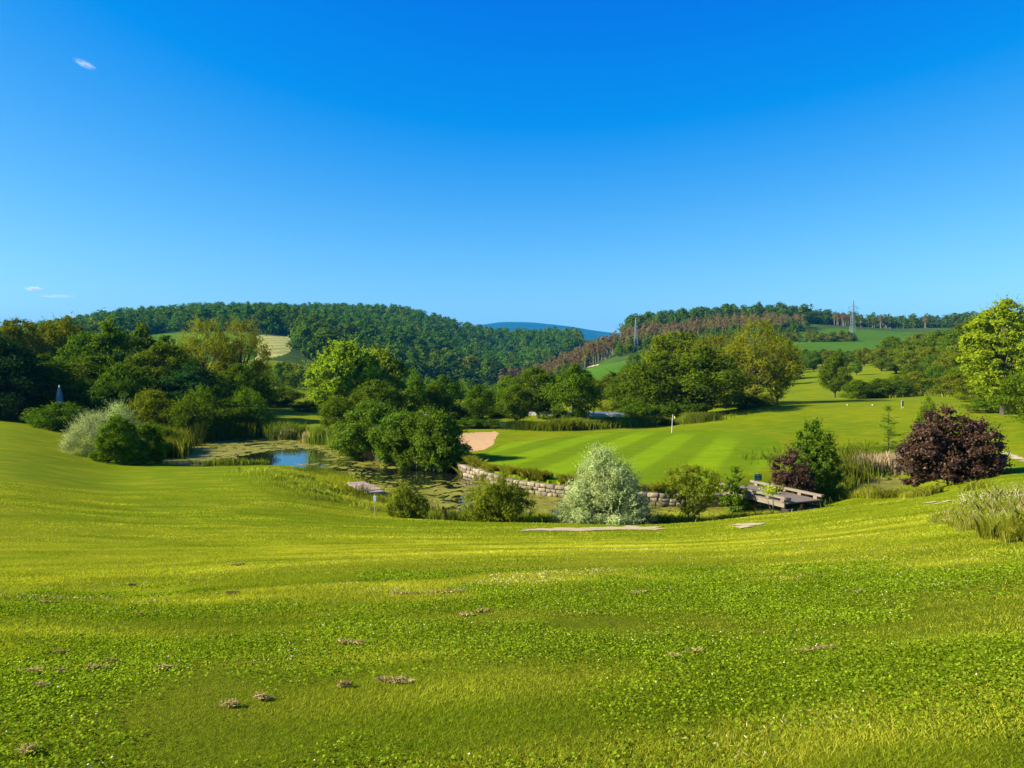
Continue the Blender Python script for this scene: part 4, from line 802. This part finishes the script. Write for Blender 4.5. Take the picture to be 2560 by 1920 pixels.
# ------------------------------------------------------------------ footbridge
BZ = -7.42; ang = math.atan2(0.91, -0.41); e = empty('footbridge', (13.86, 41.45, BZ), ang); LB, WB = 5.1, 2.25
M['deck'] = plain('deck_boards', (0.22, 0.17, 0.12), (0.12, 0.10, 0.07), 3, 0.9, bump=0.4, stretch=(6, 0.5, 1))
mb = MB(); nb = 34
for k in range(nb): mb.box((-LB/2+(k+0.5)*LB/nb, 0, 0), (LB/nb*0.46, WB/2, 0.03))
mb.build('deck', M['deck'], e)
for sgn in (1, -1):       # local +y is the left (near) side
    y = sgn*(WB/2-0.02); mb = MB(); mb.box((0, sgn*(WB/2+0.05), -0.12), (LB/2-0.15, 0.05, 0.12)); mb.build('side_beam', M['plankw'], e, bevel=0.01)
    mb = MB(); mb.box((0, y, 0.235), (LB/2+0.1, 0.10, 0.06)); mb.build('rail', M['plankw'], e, bevel=0.01)
    for k in range(5):
        mb = MB(); mb.box((-LB/2+0.35+k*(LB-0.7)/4, y, 0.10), (0.12, 0.07, 0.075)); mb.build('post', M['plankw'], e)
for x in (-LB/2+0.2, LB/2-0.2):
    mb = MB(); mb.box((x, 0, -0.8), (0.25, WB/2, 0.5)); mb.build('abutment', M['mortar'], e)
tag(e, 'weathered wooden footbridge with low railings over the pond arm', 'bridge')

# signs and posts
M['signgreen'] = plain('sign_green', (0.0, 0.20, 0.09), (0.0, 0.16, 0.075), 3, 0.5); M['white'] = plain('white_paint', (0.8, 0.8, 0.78), (0.72, 0.72, 0.7), 3, 0.5); M['blue'] = plain('blue_paint', (0.03, 0.16, 0.42), None, 3, 0.5)
M['teal'] = plain('teal_paint', (0.02, 0.25, 0.22), None, 3, 0.5); M['stake'] = plain('stake_wood', (0.10, 0.05, 0.03), (0.05, 0.03, 0.02), 6, 0.8); M['postw'] = plain('post_wood', (0.45, 0.38, 0.24), (0.3, 0.25, 0.15), 6, 0.8); M['bluestake'] = plain('stake_dark_blue', (0.03, 0.04, 0.08), None, 6, 0.7); M['yellow'] = plain('flag_yellow', (0.75, 0.62, 0.10), (0.65, 0.52, 0.08), 4, 0.7); M['olivep'] = plain('board_olive', (0.16, 0.15, 0.015), (0.11, 0.11, 0.015), 6, 0.7)
# green notice board at the bridge
p = at(1895, 1202, 43.9); e = empty('notice_board', (p[0], p[1], ground(p[0], p[1])), R(14)); zb = p[2]-e.location.z
mb = MB(); mb.box((0, 0, zb+0.20), (0.235, 0.012, 0.19)); mb.build('board', M['signgreen'], e, bevel=0.004)
mb = MB(); mb.box((0, 0.04, (zb+0.38)/2), (0.025, 0.025, (zb+0.46)/2)); mb.build('post', M['postw'], e)
# the three lines are too blurred to read in the photo: rows of small white letter strokes
g = np.random.default_rng(90)
for (z, x0, x1) in ((zb+0.31, -0.20, 0.20), (zb+0.215, -0.07, 0.075), (zb+0.11, -0.17, 0.17)):
    x = x0; mb = MB()
    while x < x1-0.02:
        wl = 0.026; st = g.integers(0, 4)
        mb.box((x+0.005, -0.0145, z), (0.0045, 0.0015, 0.027))
        if st != 1: mb.box((x+wl-0.009, -0.0145, z), (0.0045, 0.0015, 0.027))
        if st in (0, 2): mb.box((x+wl/2-0.002, -0.0149, z+0.022), (wl/2-0.004, 0.0015, 0.0045))
        if st in (1, 2, 3): mb.box((x+wl/2-0.002, -0.0153, z), (wl/2-0.004, 0.0015, 0.0045))
        if st in (1, 2): mb.box((x+wl/2-0.002, -0.0149, z-0.022), (wl/2-0.004, 0.0015, 0.0045))
        x += wl+0.008
    mb.build('lettering_line', M['white'], e)
tag(e, 'green notice board with three lines of white lettering beside the footbridge', 'sign')
# white card on thin post
X, Y, Z = hit(937, 1289); e = empty('marker_sign', (X, Y, Z)); k = Y/F
mb = MB(); mb.box((0, 0, 43*k), (3.4*k, 0.008, 6.5*k)); mb.build('card', M['white'], e, bevel=0.004); mb = MB(); mb.tube([(0, 0.02, -0.1), (0, 0.02, 55*k)], [0.014, 0.014], 6); mb.build('post', M['postw'], e); tag(e, 'small white card on a thin post at the near pond bank', 'sign')
# blue tray on a white post
X, Y, Z = hit(1843, 1289); e = empty('blue_box_post', (X, Y, Z)); k = Y/F
mb = MB(); mb.box((0, 0, 14*k), (1.8*k, 1.8*k, 15*k)); mb.build('post', M['white'], e, bevel=0.005); mb = MB(); mb.box((4*k, -0.06, 14*k), (4*k, 0.05, 5*k), R(15)); mb.build('box', M['blue'], e, bevel=0.006); tag(e, 'white post carrying a small blue box by the pond arm', 'post')
def stake(u, v0, v1, mat, label, lean=0.0, r=0.022):
    X, Y, Z = hit(u, v1); h = (v1-v0)/F*Y; mb = MB(); mb.tube([(0, 0, -0.15), (lean*h, 0, h)], [r, r], 7); e = obj('stake', mb.mesh('stake', mat), None, (X, Y, Z)); tag(e, label, 'stake', 'marker stakes around the pond')
stake(745, 1138, 1166, M['stake'], 'dark red stake on the lawn spur in front of the open water')
stake(774, 1142, 1172, M['bluestake'], 'dark blue stake right of the red one on the lawn spur')
stake(788, 1218, 1253, M['stake'], 'lone dark stake where the mown lawn meets the rough slope', 0.08)
stake(1836, 1270, 1290, M['postw'], 'short pale stub beside the blue box post')
# dock weeds
for i, (u, v0, v1) in enumerate(((1108, 1266, 1298), (1114, 1272, 1303), (2005, 1262, 1280))):
    X, Y, Z = hit(u, v1); h = (v1-v0)/F*Y; g = np.random.default_rng(i+95); n = 260; C = np.stack([g.normal(size=n)*0.03, g.normal(size=n)*0.03, h*(0.3+0.7*np.linspace(0, 1, n))], 1)
    v = leaf_quads(C, unit(g.normal(size=(n, 3))), g.normal(size=(n, 3)), np.full(n, 0.05), np.full(n, 0.03)); e = empty('dock_plant', (X, Y, Z)); obj('seed_head', mesh_np('seed_head', v, np.arange(len(v)).reshape(-1, 4), M['purple'], attr=g.random(n)), e)
    mb = MB(); mb.tube([(0, 0, -0.1), (0.02, 0, h)], [0.012, 0.006], 5); mb.build('stem', M['stake'], e); tag(e, ['brown seeding dock stalk left of the round olive bush', 'second brown dock stalk beside the first near the round olive bush', 'brown dock stalk under the footbridge rail'][i], 'plant')
# small board on two posts by the pond arm
X, Y, Z = hit(2101, 1241); e = empty('low_board', (X, Y, Z)); k = Y/F
for s in (-1, 1):
    mb = MB(); mb.box((s*12*k, 0, 9*k), (0.018, 0.018, 12*k)); mb.build('post', M['white'], e)
mb = MB(); mb.box((0, 0, 12*k), (11*k, 0.015, 7*k)); mb.build('panel', M['olivep'], e); tag(e, 'low olive board between two white posts right of the footbridge', 'board')
# flagstick
def flag(u, v0, v1, D, label, red=False):
    p = at(u, v1, D); X, Y = p[0], p[1]; Z = ground(X, Y); h = (v1-v0)/F*Y; e = empty('flagstick', (X, Y, Z)); hh = at(u, v0, D)[2]-Z
    mb = MB(); mb.tube([(0, 0, -0.1), (0.10*hh/2.1, 0, hh)], [0.028, 0.02], 8); mb.build('pole', M['white'], e)
    if red is None: pass
    n = 7; vv = []; ff = []
    sc_ = hh/2.1
    for i in range(n):
        x = i/(n-1); 
        for zz in (0, 1): vv.append((0.11*sc_+x*0.26*sc_, 0.05*math.sin(x*5)*sc_, hh-0.02-sc_*(0.42*(1-zz)*(1-0.45*x))-0.25*x*sc_*0.9))
    for i in range(n-1): ff.append((2*i, 2*i+2, 2*i+3, 2*i+1))
    me = bpy.data.meshes.new('flag'); me.from_pydata(vv, [], ff); me.materials.append(M['white' if red else 'yellow']); o = obj('flag', me, e); s = o.modifiers.new('thickness', 'SOLIDIFY'); s.thickness = 0.008
    tag(e, label, 'flag'); return X, Y, Z
fx, fy, fz = flag(1679, 1036, 1088, 78.5, 'white flagstick with a drooping yellow flag on the putting green')
flag(2005, 922, 932, 262, 'tiny white flagstick on the distant fairway green', red=True)
# ball on green
p = hit(1264, 1170); mb = MB(); mb.tube([(0, 0, 0.0), (0, 0, 0.02), (0, 0, 0.05), (0, 0, 0.07)], [0.02, 0.045, 0.045, 0.01], 10); o = obj('ball', mb.mesh('ball', M['white']), None, p); tag(o, 'white ball on the fringe above the stone wall', 'ball')
# tee markers and tee board
for (u, v, lb) in ((2118, 1014, 'white tee marker ball, left of a pair on the far tee'), (2181, 1014, 'white tee marker ball, right of a pair on the far tee')):
    p = hit(u, v); mb = MB(); mb.tube([(0, 0, 0), (0, 0, 0.04), (0, 0, 0.08), (0, 0, 0.13), (0, 0, 0.15)], [0.03, 0.06, 0.08, 0.06, 0.02], 10); o = obj('tee_marker', mb.mesh('tee_marker', M['white']), None, p); tag(o, lb, 'tee marker')
X, Y, Z = hit(2256, 1021); e = empty('tee_board', (X, Y, Z), R(40)); k = Y/F
for s in (-1, 1):
    mb = MB(); mb.box((s*5*k, 0, 9*k), (0.03, 0.03, 11*k)); mb.build('post', M['postw'], e)
mb = MB(); mb.box((0, 0, 12*k), (4.6*k, 0.03, 7*k)); mb.build('panel', M['teal'], e, bevel=0.01); tag(e, 'dark teal tee board between wooden posts on the far tee', 'sign')
# teal board behind the bunker
p = at(1257, 1061, 89); Zg = ground(p[0], p[1]); e = empty('teal_board', (p[0], p[1], Zg)); hb = p[2]-Zg
mb = MB(); mb.box((0, 0, hb), (0.36, 0.03, 0.16)); mb.build('panel', M['teal'], e, bevel=0.01); [(lambda q: (q.box((x_, 0.05, hb/2), (0.03, 0.02, hb/2)), q.build('post', M['stake'], e)))(MB()) for x_ in (-0.2, 0.2)]; tag(e, 'small teal board behind the sand bunker', 'sign')
# closed parasol
p = at(148, 961, 80); Zg = ground(p[0], p[1]); h = p[2]-Zg; e = empty('parasol', (p[0], p[1], Zg))
M['canvas'] = plain('parasol_canvas', (0.13, 0.22, 0.27), (0.09, 0.16, 0.20), 4, 0.8, stretch=(3, 3, 0.4))
mb = MB(); mb.tube([(0, 0, 0), (0, 0, h-0.1)], [0.03, 0.03], 8); mb.build('pole', M['white'], e)
nv = 20; vv = []; ff = []
for i, (zz, rr) in enumerate(((h-2.1, 0.27), (h-1.6, 0.26), (h-1.0, 0.22), (h-0.5, 0.13), (h-0.28, 0.07))):
    for kk in range(nv): a = 2*math.pi*kk/nv; q = rr*(1+0.22*(-1)**kk); vv.append((q*math.cos(a), q*math.sin(a), zz))
for i in range(4):
    for kk in range(nv): ff.append((i*nv+kk, i*nv+(kk+1) % nv, (i+1)*nv+(kk+1) % nv, (i+1)*nv+kk))
me = bpy.data.meshes.new('canopy'); me.from_pydata(vv, [], ff); me.materials.append(M['canvas']); obj('canopy', me, e)
mb = MB(); mb.tube([(0, 0, h-0.3), (0, 0, h-0.18), (0, 0, h-0.08), (0, 0, h)], [0.08, 0.06, 0.02, 0.012], 8); mb.build('finial', M['white'], e); tag(e, 'closed blue grey parasol standing in the shade of the left wood', 'parasol')

# ------------------------------------------------------------------ road with kerb beyond the green
def strip(name, pts, z_off, wdt, mat, kind='structure', hgt=None):
    P = np.array(pts); d = np.gradient(P, axis=0); d = d/np.linalg.norm(d, axis=1)[:, None]; n = np.stack([-d[:, 1], d[:, 0]], 1); vv = []; ff = []
    m = len(P)
    for s in (0, wdt):
        q = P+n*s
        for k in range(m): vv.append((q[k, 0], q[k, 1], float(H(P[k:k+1, 0], P[k:k+1, 1])[0])+z_off))
    if hgt:
        vv += [(x, y, z-hgt) for (x, y, z) in vv]
    for k in range(m-1):
        ff.append((k, k+1, m+k+1, m+k))
        if hgt: o_ = 2*m; ff.append((k, o_+k, o_+k+1, k+1)); ff.append((m+k, m+k+1, o_+m+k+1, o_+m+k))
    me = bpy.data.meshes.new(name); me.from_pydata(vv, [], ff); me.materials.append(mat); o = obj(name, me); tag(o, None, kind=kind); return o
rd = []
for u, v in ((1040, 1022), (1110, 1028), (1180, 1034), (1240, 1040), (1300, 1045), (1380, 1050), (1440, 1056), (1500, 1062), (1560, 1068)):
    D = 112-(u-1100)*0.012; p = at(u, v, D); rd.append((p[0], p[1]))
rdd = [(float(np.interp(s, np.arange(len(rd)), [q[0] for q in rd])), float(np.interp(s, np.arange(len(rd)), [q[1] for q in rd]))) for s in np.linspace(0, len(rd)-1, 60)]
strip('road', rdd, 0.25, 5.5, M['asphalt'], hgt=1.0); M['kerb'] = plain('kerb_concrete', (0.6, 0.57, 0.5), (0.45, 0.42, 0.36), 3, 0.9)
strip('kerb', [(x, y-0.05) for x, y in rdd], 0.40, 0.45, M['kerb'], hgt=0.6)

# ------------------------------------------------------------------ pylons
def pylon(u, vtop, D, vbase, label, two):
    p = at(u, vtop, D); Zg = ground(p[0], D); h = p[2]-Zg; e = empty('power_pylon', (p[0], D, Zg), R(12)); m_ = M['steel']; s = h/35
    body = MB(); wv = lambda z: 2.1*s*(1-z)**1.0+0.28*s
    lv = np.linspace(0, 1, 15)
    for a, b in zip(lv[:-1], lv[1:]):
        for (sx, sy) in ((1,1),(1,-1),(-1,-1),(-1,1)):
            body.tube([(sx*wv(a), sy*wv(a), a*h), (sx*wv(b), sy*wv(b), b*h)], [0.13*s, 0.13*s], 4, cap=False)
        for (p0, p1) in (((1,1),(1,-1)),((1,-1),(-1,-1)),((-1,-1),(-1,1)),((-1,1),(1,1))):
            body.tube([(p0[0]*wv(a), p0[1]*wv(a), a*h), (p1[0]*wv(b), p1[1]*wv(b), b*h)], [0.07*s]*2, 4, cap=False); body.tube([(p1[0]*wv(a), p1[1]*wv(a), a*h), (p0[0]*wv(b), p0[1]*wv(b), b*h)], [0.07*s]*2, 4, cap=False)
    body.build('lattice', m_, e)
    for (zf, hw, ins) in (((0.82, 4.2*s, (1,)), (0.69, 5.4*s, (0.55, 1))) if two else ((0.70, 3.8*s, (1,)),)):
        mb = MB()
        for sg in (-1, 1):
            mb.tube([(0, 0.3*s, zf*h), (sg*hw, 0, zf*h)], [0.10*s]*2, 4); mb.tube([(0, -0.3*s, zf*h), (sg*hw, 0, zf*h)], [0.10*s]*2, 4); mb.tube([(0, 0, zf*h+1.6*s), (sg*hw, 0, zf*h)], [0.08*s]*2, 4)
        mb.build('cross_arm', m_, e)
        for sg in (-1, 1):
            for q in ins:
                mb = MB(); mb.tube([(sg*hw*q, 0, zf*h), (sg*hw*q, 0, zf*h-2.4*s)], [0.22*s]*2, 6); mb.build('insulator', M['insul'], e)
    tag(e, label, 'pylon'); return p[0], D, Zg, h
M['steel'] = plain('galvanised_steel', (0.30, 0.36, 0.34), None, 3, 0.6); M['insul'] = plain('insulator_glass', (0.06, 0.10, 0.10), None, 3, 0.3)
P1 = pylon(1590, 795, 470, 868, 'lattice pylon among the trees of the central ridge', False)
P2 = pylon(2133, 750, 500, 839, 'taller lattice pylon with two cross arms standing in the right crop field', True)
# wires between and beyond the pylons
for k, (o1, z1, o2, z2, lb) in enumerate(((-3.5, 0.70, -4.2, 0.82, 'upper power line strung between the two pylons'), (3.5, 0.70, 4.2, 0.82, 'second power line strung between the two pylons'))):
    a = np.array([P1[0]+o1, P1[1], P1[2]+z1*P1[3]-1.2]); b = np.array([P2[0]+o2, P2[1], P2[2]+z2*P2[3]-1.2]); mb = MB()
    mb.tube([a+(b-a)*s-np.array([0, 0, 4*4*s*(1-s)/2]) for s in np.linspace(0, 1, 16)], [0.03]*16, 4, cap=False); tag(obj('power_line', mb.mesh('power_line', M['insul'])), lb, 'cable')

# ------------------------------------------------------------------ woods on the hills
def lowtree(seed, kind='round'):
    g = np.random.default_rng(seed); tb = MB()
    if kind == 'round': v, tint, CC = crown(seed, 13, 6.6, z0=0.03, prof='dome', nclump=24, crad=0.36, nleaf=1000, leaf=1.0, asp=0.8, up=0.5, flat=0.7)
    elif kind == 'spruce': v, tint, CC = crown(seed, 13, 3.0, z0=0.05, prof='cone', nclump=40, crad=0.3, nleaf=650, leaf=1.0, asp=0.5, up=0.2, lobes=0.05)
    elif kind == 'dead': v, tint, CC = crown(seed, 16, 2.9, z0=0.35, prof='oval', nclump=30, crad=0.36, nleaf=620, leaf=0.85, asp=0.35, up=0.1)
    else: v, tint, CC = crown(seed, 15, 3.0, z0=0.15, prof='column', nclump=26, crad=0.35, nleaf=600, leaf=0.9, asp=0.7)
    top = {'round': 9.5, 'spruce': 10.5}.get(kind, 14.0)
    tr = MB(); tr.tube([(0, 0, -1.5), (0.1, 0, 6), (0, 0.1, top)], [0.35, 0.24, 0.06], 5, cap=False)
    return v, tint, tr
LT = {'round': [lowtree(s) for s in (401, 402, 403, 404, 405)], 'spruce': [lowtree(s, 'spruce') for s in (411, 412, 413)], 'dead': [lowtree(s, 'dead') for s in (421, 422, 423, 424)], 'young': [lowtree(s, 'young') for s in (431, 432)]}
M['forest2'] = leaf_mat('leaf_forest_light', (0.055, 0.10, 0.004), (0.11, 0.165, 0.006), 0.3, clump=0.1, var=0.4); M['spruce'] = leaf_mat('leaf_spruce', (0.012, 0.035, 0.012), (0.026, 0.06, 0.018), 0.1, clump=0.1)
LM = {}
def lowmeshes(kind, k, mat):
    key = (kind, k, mat)
    if key not in LM:
        v, tint, tr = LT[kind][k]; trunk = 'pale_bark' if kind in ('dead', 'young') else 'bark'
        LM[key] = (mesh_np('crown', v, np.arange(len(v)).reshape(-1, 4), M[mat], attr=tint), tr.mesh('trunk', M[trunk]))
    return LM[key]
def wood(polys, d0, d1, step, kinds, seed, n_ind, indname, label, cat, group, stuffname, stufflabel, hs=(0.8, 1.25), vlim=None, exclude=()):
    """kinds: list of (weight, kind, mat). nearest n_ind trees become individuals, the rest one object."""
    g = np.random.default_rng(seed); ys = np.arange(d0, d1, step); pts = []
    for y in ys:
        xs = np.arange(-0.75*y, 0.75*y, step); pts.append(np.stack([xs+g.normal(size=len(xs))*step*0.33, y+g.normal(size=len(xs))*step*0.33], 1))
    P = np.vstack(pts); Z = H(P[:, 0], P[:, 1]); u, v = proj(P[:, 0], P[:, 1], Z); ok = np.zeros(len(P), bool)
    for pl in polys: ok |= inpoly(u, P[:, 1], pl)            # polygon in (u, distance)
    ok &= (u > -250) & (u < 2800)
    for pl in exclude: ok &= ~inpoly(u, v, pl)
    P, Z, u = P[ok], Z[ok], u[ok]; order = np.argsort(np.hypot(P[:, 0], P[:, 1])); ww = np.array([k[0] for k in kinds], float); ww /= ww.sum()
    VV, TTn, TV, TF, MI = [], [], [], [], []; tb = 0; pal = []
    for c, i in enumerate(order):
        ki = g.choice(len(kinds), p=ww); _, kind, mat = kinds[ki]; kk = g.integers(len(LT[kind])); s = hs[0]+(hs[1]-hs[0])*g.random(); sx = s*(0.85+0.35*g.random()); a = g.random()*6.28
        if c < n_ind:
            cm, tm = lowmeshes(kind, kk, mat); e = empty(indname, (P[i, 0], P[i, 1], Z[i]), a, (sx, sx, s)); obj('crown', cm, e); obj('trunk', tm, e); tag(e, label, cat, group)
        else:
            v, tint, tr = LT[kind][kk]; q = v.reshape(-1, 4, 3)
            if P[i, 1] > 620: sel = g.random(len(q)) < 0.6; q = q[sel]; tt = tint[sel]
            else: tt = tint
            q = q.reshape(-1, 3)*np.array([sx, sx, s]); ca, sa = math.cos(a), math.sin(a); VV.append(np.stack([q[:, 0]*ca-q[:, 1]*sa+P[i, 0], q[:, 0]*sa+q[:, 1]*ca+P[i, 1], q[:, 2]+Z[i]], 1)); TTn.append(tt); MI.append(np.full(len(tt), ki))
            if kind in ('dead', 'young'):
                tv = np.array(tr.v)*np.array([1, 1, s]); TV.append(tv+np.array([P[i, 0], P[i, 1], Z[i]])); TF.append(np.array(tr.f)+tb); tb += len(tv)
    print('wood', stuffname, len(order))
    if VV:
        v = np.vstack(VV); MI = np.concatenate(MI); tint = np.concatenate(TTn); mats = [M[k[2]] for k in kinds]
        Fq = np.arange(len(v)).reshape(-1, 4)
        if TV: Fq = np.vstack([Fq, np.vstack(TF)+len(v)]); v = np.vstack([v]+TV); nt_ = len(Fq)-len(MI); MI = np.concatenate([MI, np.full(nt_, len(mats))]); tint = np.concatenate([tint, np.zeros(nt_)]); mats = mats+[M['pale_bark']]
        tag(obj(stuffname, mesh_np(stuffname, v, Fq, mats, attr=tint, mi=MI)), stufflabel, 'forest', kind='stuff')
hayfield = [(636,834),(728,838),(738,856),(738,872),(728,886),(690,900),(630,905)]; greenfield = [(375,832),(560,828),(645,832),(645,900),(375,895)]
crop_m = [(1420,945),(1465,912),(1500,908),(1604,893),(1650,897),(1560,930),(1500,955),(1420,980)]; crop_r = [(1940,823),(2100,818),(2340,830),(2340,853),(2200,884),(1880,895)]
# left wooded hill
wood([[(-260,300),(200,400),(330,560),(640,480),(735,400),(790,395),(1000,400),(1215,450),(1300,560),(1450,800),(1450,1030),(-260,1030)]], 300, 1030, 11.5,
     [(6, 'round', 'forest'), (2.6, 'round', 'forest2'), (0.3, 'round', 'olive')], 500, 240, 'forest_tree', 'round dark green tree on the wooded hill left of centre, one of very many', 'tree', 'trees of the left wooded hill', 'forest', 'dense dark green broadleaf forest covering the left hill', exclude=[hayfield, greenfield], hs=(1.0, 1.55))
# spruce shoulder at the right end of the hill
wood([[(1180,620),(1300,620),(1440,760),(1450,900),(1200,900)]], 600, 900, 9, [(1, 'spruce', 'spruce')], 501, 0, 'spruce_tree', '', 'tree', '', 'spruce_forest', 'dark spruce forest on the right shoulder of the left hill')
# dead brown larch wood on the central ridge
wood([[(1250,430),(1330,420),(1470,450),(1640,480),(1850,520),(2010,560),(2010,600),(1850,590),(1650,565),(1400,550),(1270,500)]], 400, 620, 6.0,
     [(5, 'dead', 'brown'), (1.3, 'round', 'olive'), (0.5, 'round', 'forest2')], 502, 120, 'dead_tree', 'brown leafless conifer with pale trunk on the central ridge', 'tree', 'brown conifers on the central ridge', 'dead_forest', 'brown dead conifer forest along the central ridge', hs=(0.6, 0.88))
# green trees in front of and below the brown wood
wood([[(1540,430),(1700,440),(1900,470),(2000,540),(1900,560),(1650,470),(1540,460)]], 400, 560, 10, [(2, 'round', 'forest2'), (1, 'round', 'forest')], 503, 60, 'tree', 'green broadleaf tree below the brown conifers on the central ridge', 'tree', 'green trees below the brown conifers', 'forest', 'green wood below the brown conifers', hs=(0.5, 0.8))
# skyline wood on the right ridge
wood([[(1570,580),(1640,585),(1850,615),(2010,640),(2060,700),(2180,720),(2440,730),(2600,760),(2600,860),(1570,860)]], 560, 860, 10.5,
     [(5, 'round', 'forest'), (1, 'round', 'forest2')], 504, 90, 'forest_tree', 'round dark green tree on the skyline wood of the right ridge', 'tree', 'trees of the right skyline wood', 'forest', 'dark green skyline wood on the right ridge', hs=(0.95, 1.45))
# paler row and dead trunks along the upper edge of the right field
wood([[(2130,660),(2290,660),(2290,690),(2130,690)]], 655, 700, 9, [(4, 'young', 'forest2')], 505, 40, 'tree', 'sunlit lighter green tree at the upper edge of the right crop field', 'tree', 'lighter trees above the right crop field', 'forest', 'light wood', hs=(0.6, 0.85))
wood([[(2085,660),(2128,660),(2128,690),(2085,690)], [(2195,655),(2212,655),(2212,670),(2195,670)], [(2305,655),(2318,655),(2318,670),(2305,670)]], 655, 695, 5, [(1, 'dead', 'brown')], 506, 60, 'dead_tree', 'bare brown trunk among the trees above the right crop field', 'tree', 'bare trunks above the right crop field', 'dead_forest', 'dead trunks', hs=(0.55, 0.8))
# hedge in the right field
wood([[(1920,455),(2140,462),(2140,480),(1920,478)]], 450, 482, 6, [(1, 'round', 'forest2'), (1, 'round', 'olive')], 507, 80, 'bush', 'field bush in the hedge crossing the right crop field', 'bush', 'bushes of the hedge in the right crop field', 'hedge', 'hedge', hs=(0.35, 0.6))
# valley scrub between the pond woods and the hills
wood([[(560,190),(800,190),(1000,230),(1280,250),(1280,400),(800,400),(740,330),(620,300)]], 190, 400, 12.5, [(2, 'round', 'forest2'), (1, 'round', 'mid'), (1, 'round', 'olive')], 508, 160, 'tree', 'scrubby green tree on the valley floor below the hay field', 'tree', 'scrubby trees on the valley floor', 'scrub', 'green scrub filling the valley floor', hs=(0.35, 0.6))
wood([[(1290,170),(1420,170),(1540,200),(1420,300),(1290,330)]], 170, 330, 9, [(2, 'round', 'forest2'), (1, 'round', 'olive')], 509, 120, 'bush', 'scrub bush left of the middle crop field', 'bush', 'scrub left of the middle crop field', 'scrub', 'scrub', hs=(0.25, 0.42))
wood([[(1560,200),(1700,180),(1990,180),(1960,330),(1560,330)]], 180, 330, 11, [(2, 'round', 'forest2'), (1, 'round', 'forest')], 510, 120, 'tree', 'green tree hidden behind the trees of the putting green', 'tree', 'trees behind the putting green wood', 'scrub', 'scrub', hs=(0.4, 0.6))
wood([[(-260,130),(450,140),(450,230),(-260,230)]], 130, 230, 9, [(2, 'round', 'forest2'), (2, 'round', 'forest')], 511, 150, 'tree', 'tree in the wood behind the left lawn, mostly hidden by nearer trees', 'tree', 'background trees of the left wood', 'forest', 'wood', hs=(0.6, 0.95))

# ------------------------------------------------------------------ clouds and haze
def cloud(loc, size, dens, rz, label, scale=3.0):
    m, t, out = mat_new('cloud'); tc = t.nodes.new('ShaderNodeTexCoord').outputs['Object']
    l = t.nodes.new('ShaderNodeVectorMath'); l.operation = 'LENGTH'; t.links.new(tc, l.inputs[0])
    fall = t.nodes.new('ShaderNodeMapRange'); fall.inputs['From Min'].default_value = 0.95; fall.inputs['From Max'].default_value = 0.1; t.links.new(l.outputs['Value'], fall.inputs[0])
    nz = ramp(t, noise(t, scale, 5, 0.6, tc), 0.42, 0.7); mu = t.nodes.new('ShaderNodeMath'); mu.operation = 'MULTIPLY'; t.links.new(fall.outputs[0], mu.inputs[0]); t.links.new(nz, mu.inputs[1])
    m2 = t.nodes.new('ShaderNodeMath'); m2.operation = 'MULTIPLY'; m2.inputs[1].default_value = dens; t.links.new(mu.outputs[0], m2.inputs[0])
    pv = t.nodes.new('ShaderNodeVolumePrincipled'); pv.inputs['Color'].default_value = (1, 1, 1, 1); pv.inputs['Anisotropy'].default_value = 0.2; t.links.new(m2.outputs[0], pv.inputs['Density']); t.links.new(pv.outputs[0], out.inputs['Volume'])
    bm = bmesh.new(); bmesh.ops.create_icosphere(bm, subdivisions=3, radius=1); me = bpy.data.meshes.new('cloud'); bm.to_mesh(me); bm.free(); me.materials.append(m)
    o = obj('cloud', me, None, loc); o.scale = size; o.rotation_euler = (0, rz, 0); tag(o, label, 'cloud')
p = at(212, 160, 14000); cloud(p, (240, 200, 70), 0.008, R(20), 'small wispy cloud high in the upper left sky', 2.2)
p = at(84, 722, 16000); cloud(p, (190, 200, 60), 0.030, 0, 'small white puff cloud low in the left sky', 1.6)
p = at(140, 740, 16500); cloud(p, (480, 300, 40), 0.005, 0, 'thin streak cloud just under the small puff', 2.2)
p = at(200, 800, 18000); cloud(p, (620, 300, 150), 0.03, 0, 'pale cloud resting on the far blue hills at left', 1.8)
m, t, out = mat_new('haze'); pv = t.nodes.new('ShaderNodeVolumePrincipled'); pv.inputs['Color'].default_value = (0.03, 0.42, 0.95, 1); pv.inputs['Density'].default_value = 0.75e-4; pv.inputs['Anisotropy'].default_value = 0.0
t.links.new(pv.outputs[0], out.inputs['Volume'])
bm = bmesh.new(); bmesh.ops.create_cube(bm, size=1); me = bpy.data.meshes.new('haze'); bm.to_mesh(me); bm.free(); me.materials.append(m)
zmin, zmax = float(V[:, 2].min())-1, float(V[:, 2].max())+40
hz = obj('haze', me, None, (0, 0, (zmin+zmax)/2)); hz.scale = (19000, 19000, zmax-zmin); tag(hz, 'thin blue air haze over the valley', 'haze', kind='stuff')
print('objects', len(sc.objects))
